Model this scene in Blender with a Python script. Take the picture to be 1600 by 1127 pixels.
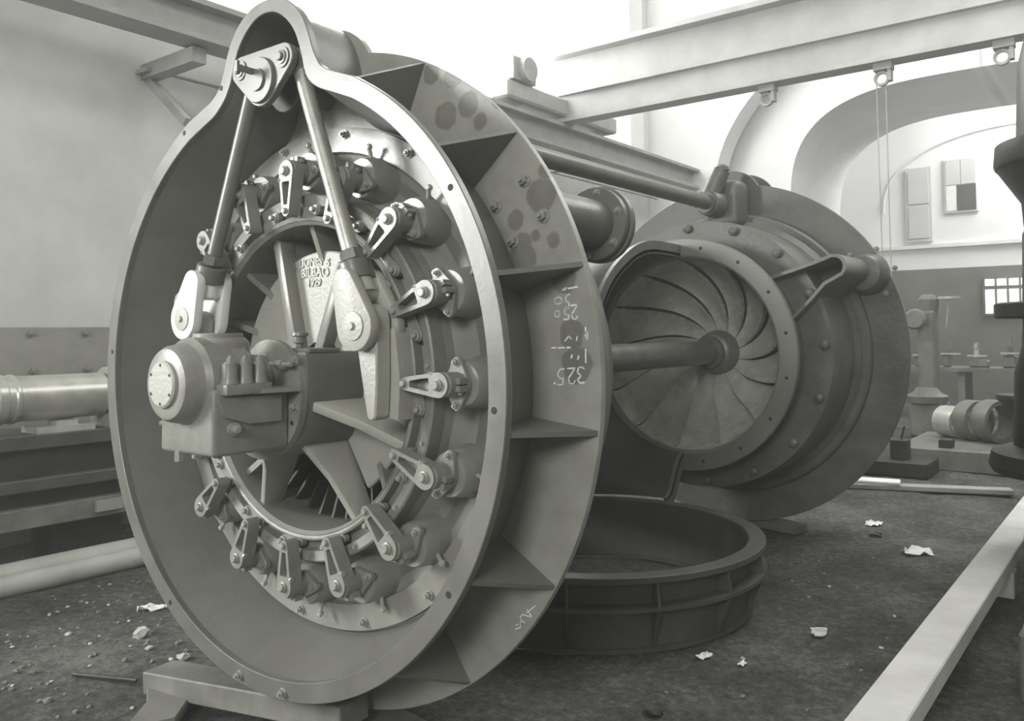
import bpy, bmesh, math, random
from math import sin, cos, pi, radians as rad
from mathutils import Vector, Matrix

for o in list(bpy.data.objects):
    bpy.data.objects.remove(o)
C = bpy.context.scene.collection
SC = bpy.context.scene
random.seed(7)
H = 1.46                      # height of the turbine axis above the floor

# ------------------------------------------------------------------ camera
cam = bpy.data.cameras.new('camera'); camo = bpy.data.objects.new('camera', cam); C.objects.link(camo)
_r = Vector((0.79570515, 0.60561286, -0.0092938)); _u = Vector((0.02903889, -0.02281809, 0.99931781)); _f = Vector((-0.60498764, 0.79543221, 0.0357428))
M = Matrix.Identity(4)
for i in range(3):
    M[i][0] = _r[i]; M[i][1] = _u[i]; M[i][2] = -_f[i]
M[0][3], M[1][3], M[2][3] = 2.86884, -2.06528, 0.17761 + H
camo.matrix_world = M
cam.sensor_fit = 'HORIZONTAL'; cam.sensor_width = 36.0
cam.lens = 36.0 * 1309.17 / 1600
cam.shift_x = (800 - 809.65) / 1600
cam.shift_y = (472.44 - 563.5) / 1600
cam.clip_start = 0.05; cam.clip_end = 200
cam.dof.use_dof = False
SC.camera = camo

# ------------------------------------------------------------------ world, lights, exposure
w = bpy.data.worlds.new('world'); SC.world = w; w.use_nodes = True
w.node_tree.nodes['Background'].inputs[0].default_value = (1.0, 1.0, 0.97, 1)
w.node_tree.nodes['Background'].inputs[1].default_value = 0.6

# dusty air of the hall
_v = w.node_tree.nodes.new('ShaderNodeVolumeScatter'); _v.inputs['Density'].default_value = .0105; _v.inputs['Anisotropy'].default_value = .3; _v.inputs['Color'].default_value = (1, 1, .97, 1)
w.node_tree.links.new(_v.outputs[0], w.node_tree.nodes['World Output'].inputs['Volume'])

def area(name, loc, target, sx, sy, energy, col=(1, 1, 0.98)):
    l = bpy.data.lights.new(name, 'AREA'); l.shape = 'RECTANGLE'; l.size = sx; l.size_y = sy
    l.energy = energy; l.color = col
    o = bpy.data.objects.new(name, l); C.objects.link(o); o.location = loc
    o.rotation_euler = (Vector(target) - Vector(loc)).to_track_quat('-Z', 'Z').to_euler()
    return o
# daylight through the high windows of the left wall (before and beyond the machine) and through the roof lantern; the two bay lamps are added fill
area('daylight_window_near', (-4.95, -5.3, H + 2.0), (0.0, -5.3, H + 2.0), 2.5, 3.7, 1400)
area('daylight_window_behind', (4.6, -9.85, H + 3.85), (4.6, 0.0, H + 3.85), 3.4, 2.6, 640)
area('daylight_window_far', (-4.95, 7.3, H + 5.8), (0.0, 7.3, H + 5.8), 9.7, 4.6, 1500)
area('daylight_roof_lantern', (3.2, 6.5, 7.6), (2.6, 6.0, 0.0), 3.0, 8.0, 420)
area('fill_end_bay', (2.5, 17.2, 7.2), (1.0, 18.5, 2.0), 4.0, 2.5, 420)  # added lamp to whiten the far bay walls, no opening behind it
area('fill_arch_bay', (0.4, 11.6, 7.6), (0.2, 12.4, 1.0), 5.0, 1.0, 70)  # added lamp brightening the arch walls, not a real light source
SC.cycles.use_light_tree = False; SC.cycles.adaptive_threshold = .03; SC.cycles.max_bounces = 4; SC.cycles.diffuse_bounces = 3; SC.cycles.glossy_bounces = 3; SC.cycles.volume_bounces = 0
SC.view_settings.view_transform = 'Standard'; SC.view_settings.look = 'None'
SC.view_settings.gamma = 1.0; SC.view_settings.exposure = 0.2; SC.view_settings.use_curve_mapping = False

# ------------------------------------------------------------------ materials
def nt(name):
    m = bpy.data.materials.new(name); m.use_nodes = True
    t = m.node_tree; b = t.nodes['Principled BSDF']
    return m, t, b
def noise_mat(name, c1, c2, scale=6, rough=0.5, bump=0.1, bscale=40, metallic=0.0, detail=6, lo=0.35, hi=0.65, rvar=0.12, spec=0.5, bdist=0.01):
    m, t, b = nt(name)
    tc = t.nodes.new('ShaderNodeTexCoord')
    n = t.nodes.new('ShaderNodeTexNoise'); n.inputs['Scale'].default_value = scale; n.inputs['Detail'].default_value = detail; n.inputs['Roughness'].default_value = 0.6
    t.links.new(tc.outputs['Object'], n.inputs['Vector'])
    r = t.nodes.new('ShaderNodeValToRGB'); r.color_ramp.elements[0].position = lo; r.color_ramp.elements[1].position = hi
    r.color_ramp.elements[0].color = (*c1, 1); r.color_ramp.elements[1].color = (*c2, 1)
    t.links.new(n.outputs['Fac'], r.inputs['Fac']); t.links.new(r.outputs['Color'], b.inputs['Base Color'])
    b.inputs['Metallic'].default_value = metallic
    b.inputs['Specular IOR Level'].default_value = spec
    mr = t.nodes.new('ShaderNodeMapRange'); mr.inputs['To Min'].default_value = max(0.05, rough - rvar); mr.inputs['To Max'].default_value = min(1, rough + rvar)
    t.links.new(n.outputs['Fac'], mr.inputs['Value']); t.links.new(mr.outputs['Result'], b.inputs['Roughness'])
    if bump > 0:
        n2 = t.nodes.new('ShaderNodeTexNoise'); n2.inputs['Scale'].default_value = bscale; n2.inputs['Detail'].default_value = 5
        t.links.new(tc.outputs['Object'], n2.inputs['Vector'])
        bp = t.nodes.new('ShaderNodeBump'); bp.inputs['Strength'].default_value = bump; bp.inputs['Distance'].default_value = bdist
        t.links.new(n2.outputs['Fac'], bp.inputs['Height']); t.links.new(bp.outputs['Normal'], b.inputs['Normal'])
    return m
def g(v, t=0.90): return (v, v, v * t)

MAT = {}
MAT['paint'] = noise_mat('grey_paint', g(.135), g(.175), 3, .36, .12, 60)
MAT['flange'] = noise_mat('flange_paint', g(.125), g(.165), 5, .33, .05, 60, spec=.6)
MAT['cover'] = noise_mat('cover_paint', g(.20), g(.26), 4, .30, .06, 50)
MAT['lever'] = noise_mat('lever_paint', g(.20), g(.27), 8, .34, .12, 80)
MAT['disc'] = noise_mat('inner_cover_paint', g(.36), g(.43), 4, .42, .25, 70)
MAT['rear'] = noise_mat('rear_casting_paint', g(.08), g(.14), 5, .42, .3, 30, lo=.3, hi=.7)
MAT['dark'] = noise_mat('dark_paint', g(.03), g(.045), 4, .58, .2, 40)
MAT['ringdark'] = noise_mat('draft_ring_paint', g(.055), g(.085), 4, .5, .2, 40)
MAT['steel'] = noise_mat('bright_steel', g(.42), g(.52), 12, .30, .05, 80, metallic=.55)
MAT['shaft'] = noise_mat('dull_steel', g(.14), g(.19), 9, .38, .05, 60, metallic=.2)
MAT['bolt'] = noise_mat('bolt_paint', g(.26), g(.34), 14, .28, 0)
MAT['runner'] = noise_mat('runner_bronze', g(.42), g(.52), 7, .27, .06, 40, spec=.7)
MAT['hole'] = noise_mat('dark_hole', g(.012), g(.02), 4, .7, 0)
MAT['chalk'] = noise_mat('chalk', g(.75, .98), g(.9, .98), 60, .9, 0)
MAT['white_paint'] = noise_mat('white_primer', g(.78, .98), g(.85, .98), 8, .35, .05, 60)
MAT['plaster'] = noise_mat('wall_plaster', g(.64, .97), g(.82, .98), 0.9, .9, .25, 9, lo=.3, hi=.62, detail=8)
MAT['plaster_clean'] = noise_mat('whitewash', g(.74, .985), g(.82, .985), 0.8, .9, .15, 9, lo=.3, hi=.6)
MAT['dado'] = noise_mat('dado_paint', g(.16), g(.21), 1.5, .8, .1, 10)
MAT['iron_plate'] = noise_mat('iron_plate', g(.26), g(.36), 2.2, .55, .15, 30)
MAT['ceiling'] = noise_mat('ceiling_boards', g(.68, .98), g(.76, .98), 1.0, .9, .1, 8)
MAT['crane'] = noise_mat('hazed_crane_paint', g(.40, .97), g(.50, .97), 2, .6, .1, 20)  # base colour lightened to stand in for haze over the crane
MAT['rail'] = noise_mat('hazed_rail_paint', g(.32, .96), g(.42, .96), 3, .6, .1, 20)  # haze put into the colour here too, paler instead of denser air
MAT['machine'] = noise_mat('machine_iron', g(.018), g(.035), 5, .5, .2, 30)
MAT['machine_grey'] = noise_mat('machine_grey', g(.14), g(.22), 5, .5, .2, 30)
MAT['bed_iron'] = noise_mat('bed_iron', g(.06), g(.10), 5, .45, .2, 30)
MAT['machine_light'] = noise_mat('machine_bright', g(.45), g(.6), 8, .4, .1, 30, metallic=.3)
MAT['timber'] = noise_mat('pale_timber', g(.50, .95), g(.64, .95), 3, .75, .2, 60)
MAT['timber_grey'] = noise_mat('grey_timber', g(.28, .95), g(.40, .95), 3, .8, .3, 50)
MAT['pole'] = noise_mat('weathered_pole', g(.34, .93), g(.46, .93), 3, .6, .2, 50)
MAT['wood_dark'] = noise_mat('dark_timber', g(.09, .93), g(.15, .93), 4, .8, .3, 50)
MAT['paper'] = noise_mat('paper', g(.72, .97), g(.85, .97), 20, .9, .2, 60)
MAT['stone'] = noise_mat('stone', g(.42, .96), g(.62, .96), 12, .9, .4, 40)
MAT['chip'] = noise_mat('dull_chip', g(.14, .92), g(.26, .92), 30, .9, .3, 60)
MAT['glasspane'] = noise_mat('dull_glass', g(.55, .98), g(.62, .98), 2, .2, 0)
MAT['glassdark'] = noise_mat('dark_glass', g(.10, .98), g(.13, .98), 2, .15, 0)
MAT['roller'] = noise_mat('roller_steel', g(.42), g(.55), 5, .32, .05, 40, metallic=.4)

# window panes that let in the day
def pane_mat(name, strength):
    m, t, b = nt(name)
    b.inputs['Base Color'].default_value = (.8, .8, .8, 1); b.inputs['Roughness'].default_value = .2
    m.cycles.emission_sampling = 'NONE'
    b.inputs['Emission Color'].default_value = (1, 1, .985, 1); b.inputs['Emission Strength'].default_value = strength
    return m
MAT['daypane'] = pane_mat('daylight_pane', .62)
MAT['daypane_low'] = pane_mat('daylight_pane_low', 0.8)

# casing plate with round oil stains
def stained_plate():
    m = noise_mat('stained_plate_paint', g(.27), g(.34), 7, .36, .12, 60)
    t = m.node_tree; b = t.nodes['Principled BSDF']
    src = b.inputs['Base Color'].links[0].from_socket
    tc = [n for n in t.nodes if n.type == 'TEX_COORD'][0]
    nz = t.nodes.new('ShaderNodeTexNoise'); nz.inputs['Scale'].default_value = 14
    t.links.new(tc.outputs['Object'], nz.inputs['Vector'])
    acc = None
    for (x, z, r) in [(.698, 1.023, .055), (.81, 1.045, .05), (.736, 1.17, .05), (1.03, .585, .035), (1.15, .66, .06), (1.06, .445, .06),
                      (.87, .97, .03), (.95, 1.03, .02), (1.2, .50, .03), (1.12, .52, .02), (1.07, .50, .035), (.62, 1.2, .04), (1.17, .75, .03), (1.24, .36, .05),
                      (1.27, .17, .05), (1.29, .06, .06)]:
        vm = t.nodes.new('ShaderNodeVectorMath'); vm.operation = 'DISTANCE'
        vm.inputs[1].default_value = (x, .1675, z + H)
        t.links.new(tc.outputs['Object'], vm.inputs[0])
        ad = t.nodes.new('ShaderNodeMath'); ad.operation = 'MULTIPLY_ADD'; ad.inputs[1].default_value = .03
        t.links.new(nz.outputs['Fac'], ad.inputs[0]); t.links.new(vm.outputs['Value'], ad.inputs[2])
        mr = t.nodes.new('ShaderNodeMapRange'); mr.inputs['From Min'].default_value = r + .012; mr.inputs['From Max'].default_value = r + .020
        mr.inputs['To Min'].default_value = 1; mr.inputs['To Max'].default_value = 0
        t.links.new(ad.outputs[0], mr.inputs['Value'])
        if acc is None: acc = mr.outputs['Result']
        else:
            mx = t.nodes.new('ShaderNodeMath'); mx.operation = 'MAXIMUM'
            t.links.new(acc, mx.inputs[0]); t.links.new(mr.outputs['Result'], mx.inputs[1]); acc = mx.outputs[0]
    mix = t.nodes.new('ShaderNodeMix'); mix.data_type = 'RGBA'; mix.blend_type = 'MULTIPLY'
    sc = t.nodes.new('ShaderNodeMath'); sc.operation = 'MULTIPLY'; sc.inputs[1].default_value = .8
    t.links.new(acc, sc.inputs[0]); t.links.new(sc.outputs[0], mix.inputs['Factor'])
    t.links.new(src, mix.inputs['A']); mix.inputs['B'].default_value = (.52, .52, .5, 1)
    t.links.new(mix.outputs['Result'], b.inputs['Base Color'])
    return m
MAT['stained'] = stained_plate()

def floor_mat():
    m, t, b = nt('dirt_floor')
    tc = t.nodes.new('ShaderNodeTexCoord')
    def nz(scale, det=8, ro=.65):
        n = t.nodes.new('ShaderNodeTexNoise'); n.inputs['Scale'].default_value = scale; n.inputs['Detail'].default_value = det; n.inputs['Roughness'].default_value = ro
        t.links.new(tc.outputs['Object'], n.inputs['Vector']); return n
    n1 = nz(1.1); n2 = nz(24, 10, .78)
    ad = t.nodes.new('ShaderNodeMath'); ad.operation = 'MULTIPLY_ADD'; ad.inputs[1].default_value = .55
    t.links.new(n2.outputs['Fac'], ad.inputs[0]); 
    h = t.nodes.new('ShaderNodeMath'); h.operation = 'MULTIPLY'; h.inputs[1].default_value = .45
    t.links.new(n1.outputs['Fac'], h.inputs[0]); t.links.new(h.outputs[0], ad.inputs[2])
    r = t.nodes.new('ShaderNodeValToRGB')
    e = r.color_ramp.elements; e[0].position = .40; e[0].color = (*g(.045, .90), 1); e[1].position = .62; e[1].color = (*g(.31, .92), 1)
    k = e.new(.5); k.color = (*g(.125, .91), 1)
    t.links.new(ad.outputs[0], r.inputs['Fac']); t.links.new(r.outputs['Color'], b.inputs['Base Color'])
    b.inputs['Roughness'].default_value = .93
    n3 = nz(16, 10, .75)
    bp = t.nodes.new('ShaderNodeBump'); bp.inputs['Strength'].default_value = 1.0; bp.inputs['Distance'].default_value = .06
    t.links.new(n3.outputs['Fac'], bp.inputs['Height']); t.links.new(bp.outputs['Normal'], b.inputs['Normal'])
    return m
MAT['floor'] = floor_mat()

# ------------------------------------------------------------------ mesh helpers (all points: x right, y along the turbine axis, z from the axis height)
def nb(): return bmesh.new()
def quad(bm, vs):
    try: return bm.faces.new(vs)
    except ValueError: return None
def box(bm, c, s, rot=None):
    vs = []
    for dx in (-.5, .5):
        for dy in (-.5, .5):
            for dz in (-.5, .5):
                v = Vector((dx * s[0], dy * s[1], dz * s[2]))
                if rot is not None: v = rot @ v
                vs.append(bm.verts.new(Vector(c) + v))
    for f in ((0, 1, 3, 2), (4, 6, 7, 5), (0, 4, 5, 1), (2, 3, 7, 6), (0, 2, 6, 4), (1, 5, 7, 3)):
        bm.faces.new([vs[i] for i in f])
def bx(bm, x0, x1, y0, y1, z0, z1): box(bm, ((x0 + x1) / 2, (y0 + y1) / 2, (z0 + z1) / 2), (x1 - x0, y1 - y0, z1 - z0))
def frame_of(d):
    d = d.normalized(); a = Vector((0, 0, 1)) if abs(d.z) < .9 else Vector((1, 0, 0))
    x = d.cross(a).normalized(); y = d.cross(x).normalized()
    return x, y
def tube(bm, p0, p1, r0, r1=None, n=16, caps=True):
    p0 = Vector(p0); p1 = Vector(p1); r1 = r0 if r1 is None else r1
    x, y = frame_of(p1 - p0)
    A = [bm.verts.new(p0 + (x * cos(2 * pi * i / n) + y * sin(2 * pi * i / n)) * r0) for i in range(n)]
    B = [bm.verts.new(p1 + (x * cos(2 * pi * i / n) + y * sin(2 * pi * i / n)) * r1) for i in range(n)]
    for i in range(n): bm.faces.new([A[i], A[(i + 1) % n], B[(i + 1) % n], B[i]])
    if caps: bm.faces.new(A[::-1]); bm.faces.new(B)
def lathe(bm, prof, c=(0, 0, 0), axis='y', n=64, a0=0.0, a1=2 * pi, closed=True, caps=True):
    """prof: (r, t) pairs, revolved about a line through c along axis"""
    full = abs(a1 - a0 - 2 * pi) < 1e-6
    cnt = n if full else n + 1
    rings = []
    for i in range(cnt):
        a = a0 + (a1 - a0) * i / n; ring = []
        for (r, tt) in prof:
            if axis == 'y': p = Vector((c[0] + r * cos(a), c[1] + tt, c[2] + r * sin(a)))
            elif axis == 'z': p = Vector((c[0] + r * cos(a), c[1] + r * sin(a), c[2] + tt))
            else: p = Vector((c[0] + tt, c[1] + r * cos(a), c[2] + r * sin(a)))
            ring.append(bm.verts.new(p))
        rings.append(ring)
    m = len(prof)
    for i in range(n if full else n):
        A = rings[i]; B = rings[(i + 1) % cnt]
        for j in range(m if closed else m - 1):
            k = (j + 1) % m
            quad(bm, [A[j], B[j], B[k], A[k]])
    if closed and not full and caps:
        quad(bm, rings[0]); quad(bm, rings[-1][::-1])
def prism(bm, pts, y0, y1):
    """outline (x,z) extruded along y"""
    A = [bm.verts.new((x, y0, z)) for x, z in pts]; B = [bm.verts.new((x, y1, z)) for x, z in pts]
    n = len(pts)
    bm.faces.new(A); bm.faces.new(B[::-1])
    for i in range(n): bm.faces.new([A[i], B[i], B[(i + 1) % n], A[(i + 1) % n]])
def prism_ax(bm, pts, t0, t1, ax):
    """outline extruded along x ('x': pts are y,z) or z ('z': pts are x,y)"""
    f = (lambda a, b, t: (t, a, b)) if ax == 'x' else (lambda a, b, t: (a, b, t))
    A = [bm.verts.new(f(a, b, t0)) for a, b in pts]; B = [bm.verts.new(f(a, b, t1)) for a, b in pts]
    n = len(pts); bm.faces.new(A); bm.faces.new(B[::-1])
    for i in range(n): bm.faces.new([A[i], B[i], B[(i + 1) % n], A[(i + 1) % n]])
def band(bm, outer, inner, y0, y1):
    """closed ring plate between two outlines with as many points each"""
    n = len(outer)
    v = [[bm.verts.new((p[0], y, p[1])) for p in L] for L in (outer, inner) for y in (y0, y1)]
    o0, o1, i0, i1 = v
    for i in range(n):
        k = (i + 1) % n
        bm.faces.new([o0[i], o0[k], o1[k], o1[i]]); bm.faces.new([i0[i], i1[i], i1[k], i0[k]])
        bm.faces.new([o0[i], i0[i], i0[k], o0[k]]); bm.faces.new([o1[i], o1[k], i1[k], i1[i]])
def hull2(circles, n=12):
    """outline round a chain of circles (x,z,r): convex hull"""
    pts = []
    for (x, z, r) in circles:
        for i in range(n * 2): pts.append((x + r * cos(pi * i / n), z + r * sin(pi * i / n)))
    pts = sorted(set((round(a, 5), round(b, 5)) for a, b in pts))
    def half(P):
        h = []
        for p in P:
            while len(h) > 1 and (h[-1][0] - h[-2][0]) * (p[1] - h[-2][1]) - (h[-1][1] - h[-2][1]) * (p[0] - h[-2][0]) <= 1e-9: h.pop()
            h.append(p)
        return h
    a = half(pts); b = half(pts[::-1]); return a[:-1] + b[:-1]
def bevel(bm, wdt, seg=1, ang=.6):
    bmesh.ops.recalc_face_normals(bm, faces=bm.faces)
    es = [e for e in bm.edges if len(e.link_faces) == 2 and e.calc_face_angle(0) > ang]
    bmesh.ops.bevel(bm, geom=es, offset=wdt, segments=seg, affect='EDGES', profile=.5, clamp_overlap=True)
def to_mesh(name, bm, mat, smooth=True, angle=.6):
    bmesh.ops.remove_doubles(bm, verts=bm.verts, dist=1e-6)
    bmesh.ops.recalc_face_normals(bm, faces=bm.faces)
    me = bpy.data.meshes.new(name); bm.to_mesh(me); bm.free()
    me.materials.append(MAT[mat] if isinstance(mat, str) else mat)
    if smooth:
        me.polygons.foreach_set('use_smooth', [True] * len(me.polygons)); me.set_sharp_from_angle(angle=angle)
    return me
BASE = {}
def tag(o, label=None, cat=None, group=None, kind=None):
    if label: o['label'] = label
    if cat: o['category'] = cat
    if group: o['group'] = group
    if kind: o['kind'] = kind
    return o
def thing(name, loc, label, cat, group=None):
    o = bpy.data.objects.new(name, None); C.objects.link(o); o.location = (loc[0], loc[1], loc[2] + H)
    o.empty_display_size = .1
    BASE[o.name] = Vector((loc[0], loc[1], loc[2] + H)); return tag(o, label, cat, group)
def part(name, bm, mat, parent, smooth=True, angle=.6, label=None):
    """a mesh part; points in scene coordinates (z from axis height)"""
    B = BASE[parent.name]
    bmesh.ops.translate(bm, verts=bm.verts, vec=Vector((0, 0, H)) - B)
    o = bpy.data.objects.new(name, to_mesh(name, bm, mat, smooth, angle)); C.objects.link(o); o.parent = parent
    BASE[o.name] = B
    if label: o['label'] = label
    return o
def solo(name, bm, mat, label=None, cat=None, group=None, kind=None, smooth=True, angle=.6):
    """a top-level thing (or piece of the setting) of one mesh, origin at its base"""
    bmesh.ops.translate(bm, verts=bm.verts, vec=(0, 0, H))
    xs = [v.co for v in bm.verts]
    b = Vector((sum(v.x for v in xs) / len(xs), sum(v.y for v in xs) / len(xs), min(v.z for v in xs)))
    bmesh.ops.translate(bm, verts=bm.verts, vec=-b)
    o = bpy.data.objects.new(name, to_mesh(name, bm, mat, smooth, angle)); C.objects.link(o); o.location = b
    BASE[o.name] = b
    return tag(o, label, cat, group, kind)
def inst(name, me, parent, Mx):
    """shared mesh placed by a matrix given in scene coordinates, under an unmoved part or thing"""
    o = bpy.data.objects.new(name, me); C.objects.link(o); o.parent = parent
    o.matrix_basis = Matrix.Translation(Vector((0, 0, H)) - BASE[parent.name]) @ Mx
    return o
def inst_local(name, me, parent, Mx):
    o = bpy.data.objects.new(name, me); C.objects.link(o); o.parent = parent; o.matrix_basis = Mx; return o
def point_to(p, d, spin=0.0, s=1.0):
    """matrix that puts local +z along d at p"""
    q = Vector(d).to_track_quat('Z', 'Y')
    return Matrix.Translation(p) @ q.to_matrix().to_4x4() @ Matrix.Rotation(spin, 4, 'Z') @ Matrix.Scale(s, 4)
def rotY(a): return Matrix.Rotation(-a, 4, 'Y')       # turns +x towards +z by a

# bolt: washer, hex nut, stud end; +z outwards, unit 1 = metre
def bolt_mesh(name, r, mat='bolt', stud=True):
    bm = nb()
    lathe(bm, [(0, 0), (r * 1.35, 0), (r * 1.35, r * .3), (0, r * .3)], axis='z', n=12, closed=False)
    tube(bm, (0, 0, r * .3), (0, 0, r * 1.3), r, r * .96, 6)
    if stud: tube(bm, (0, 0, r * 1.3), (0, 0, r * 1.9), r * .55, r * .45, 8)
    return to_mesh(name, bm, mat)
B24 = bolt_mesh('bolt_large', .022); B16 = bolt_mesh('bolt_medium', .015); B12 = bolt_mesh('bolt_small', .012); B9 = bolt_mesh('bolt_tiny', .009, stud=False)
def hole_mesh(r):
    bm = nb(); lathe(bm, [(0, .0012), (r * .9, .0012), (r, 0)], axis='z', n=14, closed=False); return to_mesh('bolt_hole', bm, 'hole')
HOLE = hole_mesh(.012)

# ================================================================== the setting
bm = nb()
NX, NY = 130, 260
def fz(x, y):
    return -H + .010 * sin(3.1 * x + 1.3 * y) * cos(2.3 * y - .7 * x) + .006 * sin(9 * x + 2) * sin(8 * y) - .012
grid = [[bm.verts.new((-5.2 + 13.2 * i / NX, -9.8 + 30 * j / NY, fz(-5.2 + 13.2 * i / NX, -9.8 + 30 * j / NY) + random.uniform(-.006, .006))) for j in range(NY + 1)] for i in range(NX + 1)]
for i in range(NX):
    for j in range(NY): bm.faces.new([grid[i][j], grid[i + 1][j], grid[i + 1][j + 1], grid[i][j + 1]])
solo('floor', bm, 'floor', kind='structure', angle=3.2)

XL = -4.9; ZT = 8.6
def wall_with_windows(bm, ax_pos, thick, ya, yb, z0, z1, wins):
    """wall in a plane x = ax_pos with openings (y0,y1,z0,z1), all openings at one height"""
    x0, x1 = sorted((ax_pos, ax_pos + thick))
    wins = sorted(wins); zz0, zz1 = wins[0][2], wins[0][3]
    bx(bm, x0, x1, ya, yb, z0, zz0); bx(bm, x0, x1, ya, yb, zz1, z1)
    y = ya
    for (a, b_, _, _) in wins:
        bx(bm, x0, x1, y, a, zz0, zz1); y = b_
    bx(bm, x0, x1, y, yb, zz0, zz1)
WIN = [(-6.6, -4.0, .1, 3.9), (2.4, 12.2, 3.45, 8.2)]
bm = nb(); wall_with_windows(bm, XL, -.4, -9.8, -.5, -H - .05, ZT, WIN[:1]); wall_with_windows(bm, XL, -.4, -.5, 12.9, -H - .05, ZT, WIN[1:])
solo('wall_left', bm, 'plaster', kind='structure', smooth=False)
for k, (a, b_, z0, z1) in enumerate(WIN):
    bm = nb()
    bx(bm, XL - .30, XL - .28, a, b_, z0, z1)
    wn = solo('window_%d' % (k + 1), bm, 'daypane', kind='structure', smooth=False)
    if k == 1: continue
    nbar = int((b_ - a) / .75)
    for i in range(nbar + 1):
        bm = nb(); yy = a + (b_ - a) * i / nbar; bx(bm, XL - .28, XL - .24, yy - .02, yy + .02, z0, z1)
        part('glazing_bar', bm, 'crane', wn, smooth=False)
    for i in range(4):
        bm = nb(); zz = z0 + (z1 - z0) * i / 3; bx(bm, XL - .285, XL - .245, a, b_, zz - .02, zz + .02)
        part('glazing_bar', bm, 'crane', wn, smooth=False)
bm = nb(); bx(bm, 7.6, 8.0, -9.8, 20, -H - .05, ZT); solo('wall_right', bm, 'dado', kind='structure', smooth=False)
bm = nb()
for q in ((-5.3, 2.8, -H - .05, ZT), (6.4, 8, -H - .05, ZT), (2.8, 6.4, -H - .05, 2.45), (2.8, 6.4, 5.25, ZT)): bx(bm, q[0], q[1], -10.2, -9.8, q[2], q[3])
solo('wall_front', bm, 'dado', kind='structure', smooth=False)
bm = nb(); bx(bm, 2.8, 6.4, -10.15, -10.1, 2.45, 5.25); solo('window_5', bm, 'daypane', kind='structure', smooth=False)
bm = nb(); bx(bm, -5.3, 8, -10.2, 20.2, ZT, ZT + .2); solo('ceiling', bm, 'ceiling', kind='structure', smooth=False)

def arch_wall(bm, y0, y1, xl, xr, cx, a, spring, b_, ex, ztop, n=48):
    def zf(x):
        u = min(1, abs(x - cx) / a); return spring + b_ * (1 - u ** ex) ** (1 / ex)
    xs = [cx - a * cos(pi * i / n) for i in range(n + 1)]
    lo = -H - .05
    def add(x0, x1, za0, za1):
        p = [(x0, za0), (x1, za1), (x1, ztop), (x0, ztop)]
        prism(bm, p, y0, y1)
    bx(bm, xl, cx - a, y0, y1, lo, ztop); bx(bm, cx + a, xr, y0, y1, lo, ztop)
    for i in range(n): add(xs[i], xs[i + 1], zf(xs[i]), zf(xs[i + 1]))
bm = nb(); arch_wall(bm, 12.4, 12.9, -5.3, 8, .4, 3.95, 2.7, 2.9, 2.0, ZT)
solo('wall_arch_near', bm, 'plaster_clean', kind='structure', smooth=False)
bm = nb(); arch_wall(bm, 13.0, 16.0, -5.3, 8, .4, 2.75, 2.3, 2.06, 3.0, ZT)
solo('wall_arch_far', bm, 'plaster_clean', kind='structure', smooth=True, angle=.35)
# far end wall with a dark lower storey
bm = nb(); bx(bm, -5.3, 8, 19.0, 19.3, 1.54, ZT); solo('wall_end', bm, 'plaster_clean', kind='structure', smooth=False)
bm = nb(); bx(bm, -5.3, 8, 18.97, 19.3, -H - .05, 1.54); solo('wall_end_lower', bm, 'dado', kind='structure', smooth=False)
bm = nb(); bx(bm, -3.6, -3.3, 16.0, 19.0, -H - .05, ZT); solo('wall_side_bay', bm, 'plaster_clean', kind='structure', smooth=False)
bm = nb(); bx(bm, -3.3, -3.1, 16.0, 19.0, 2.05, 2.2); solo('trim_1', bm, 'rail', kind='structure', smooth=False)
bm = nb(); bx(bm, -3.3, 8, 18.9, 19.0, 2.02, 2.1); solo('trim_2', bm, 'plaster', kind='structure', smooth=False)
# blind arch moulding on the end wall
bm = nb()
pv = None
for i in range(33):
    a = pi * i / 32; p = Vector((.6 - 2.8 * cos(a), 18.96, 2.9 + 1.75 * sin(a) ** .8))
    if pv is not None: tube(bm, pv, p, .025, n=6)
    pv = p
solo('trim_3', bm, 'plaster', kind='structure')
# upper door and window, barred window below
bm = nb(); bx(bm, -1.70, -1.15, 18.92, 19.0, 2.18, 3.9)
d1 = solo('door_1', bm, 'glasspane', kind='structure', smooth=False)
bm = nb(); bx(bm, -1.64, -1.21, 18.90, 18.93, 2.26, 3.0); part('lower_panel', bm, 'glasspane', d1, smooth=False)
bm = nb(); bx(bm, -1.64, -1.21, 18.90, 18.93, 3.06, 3.82); part('upper_panel', bm, 'glasspane', d1, smooth=False)
bm = nb(); bx(bm, -.88, -.20, 18.93, 19.0, 2.79, 4.03)
w3 = solo('window_3', bm, 'plaster', kind='structure', smooth=False)
bm = nb(); bx(bm, -.84, -.55, 18.91, 18.94, 3.42, 3.99); part('pane', bm, 'glasspane', w3, smooth=False)
bm = nb(); bx(bm, -.53, -.24, 18.91, 18.94, 3.42, 3.99); part('pane', bm, 'glasspane', w3, smooth=False)
bm = nb(); bx(bm, -.62, -.24, 18.91, 18.94, 2.83, 3.40); part('pane', bm, 'glassdark', w3, smooth=False)
bm = nb(); bx(bm, -.84, -.64, 18.91, 18.94, 2.83, 3.40); part('pane', bm, 'paper', w3, smooth=False)
bm = nb(); bx(bm, -.16, 1.3, 18.90, 18.97, .44, 1.30)
w4 = solo('window_4', bm, 'machine_grey', kind='structure', smooth=False)
for i in range(6):
    bm = nb(); x0 = -.11 + i * .23; bx(bm, x0, x0 + .18, 18.87, 18.91, .49, 1.02); part('pane', bm, 'daypane_low', w4, smooth=False)
    bm = nb(); bx(bm, x0, x0 + .18, 18.87, 18.91, 1.10, 1.25); part('pane', bm, 'daypane_low', w4, smooth=False)

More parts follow.
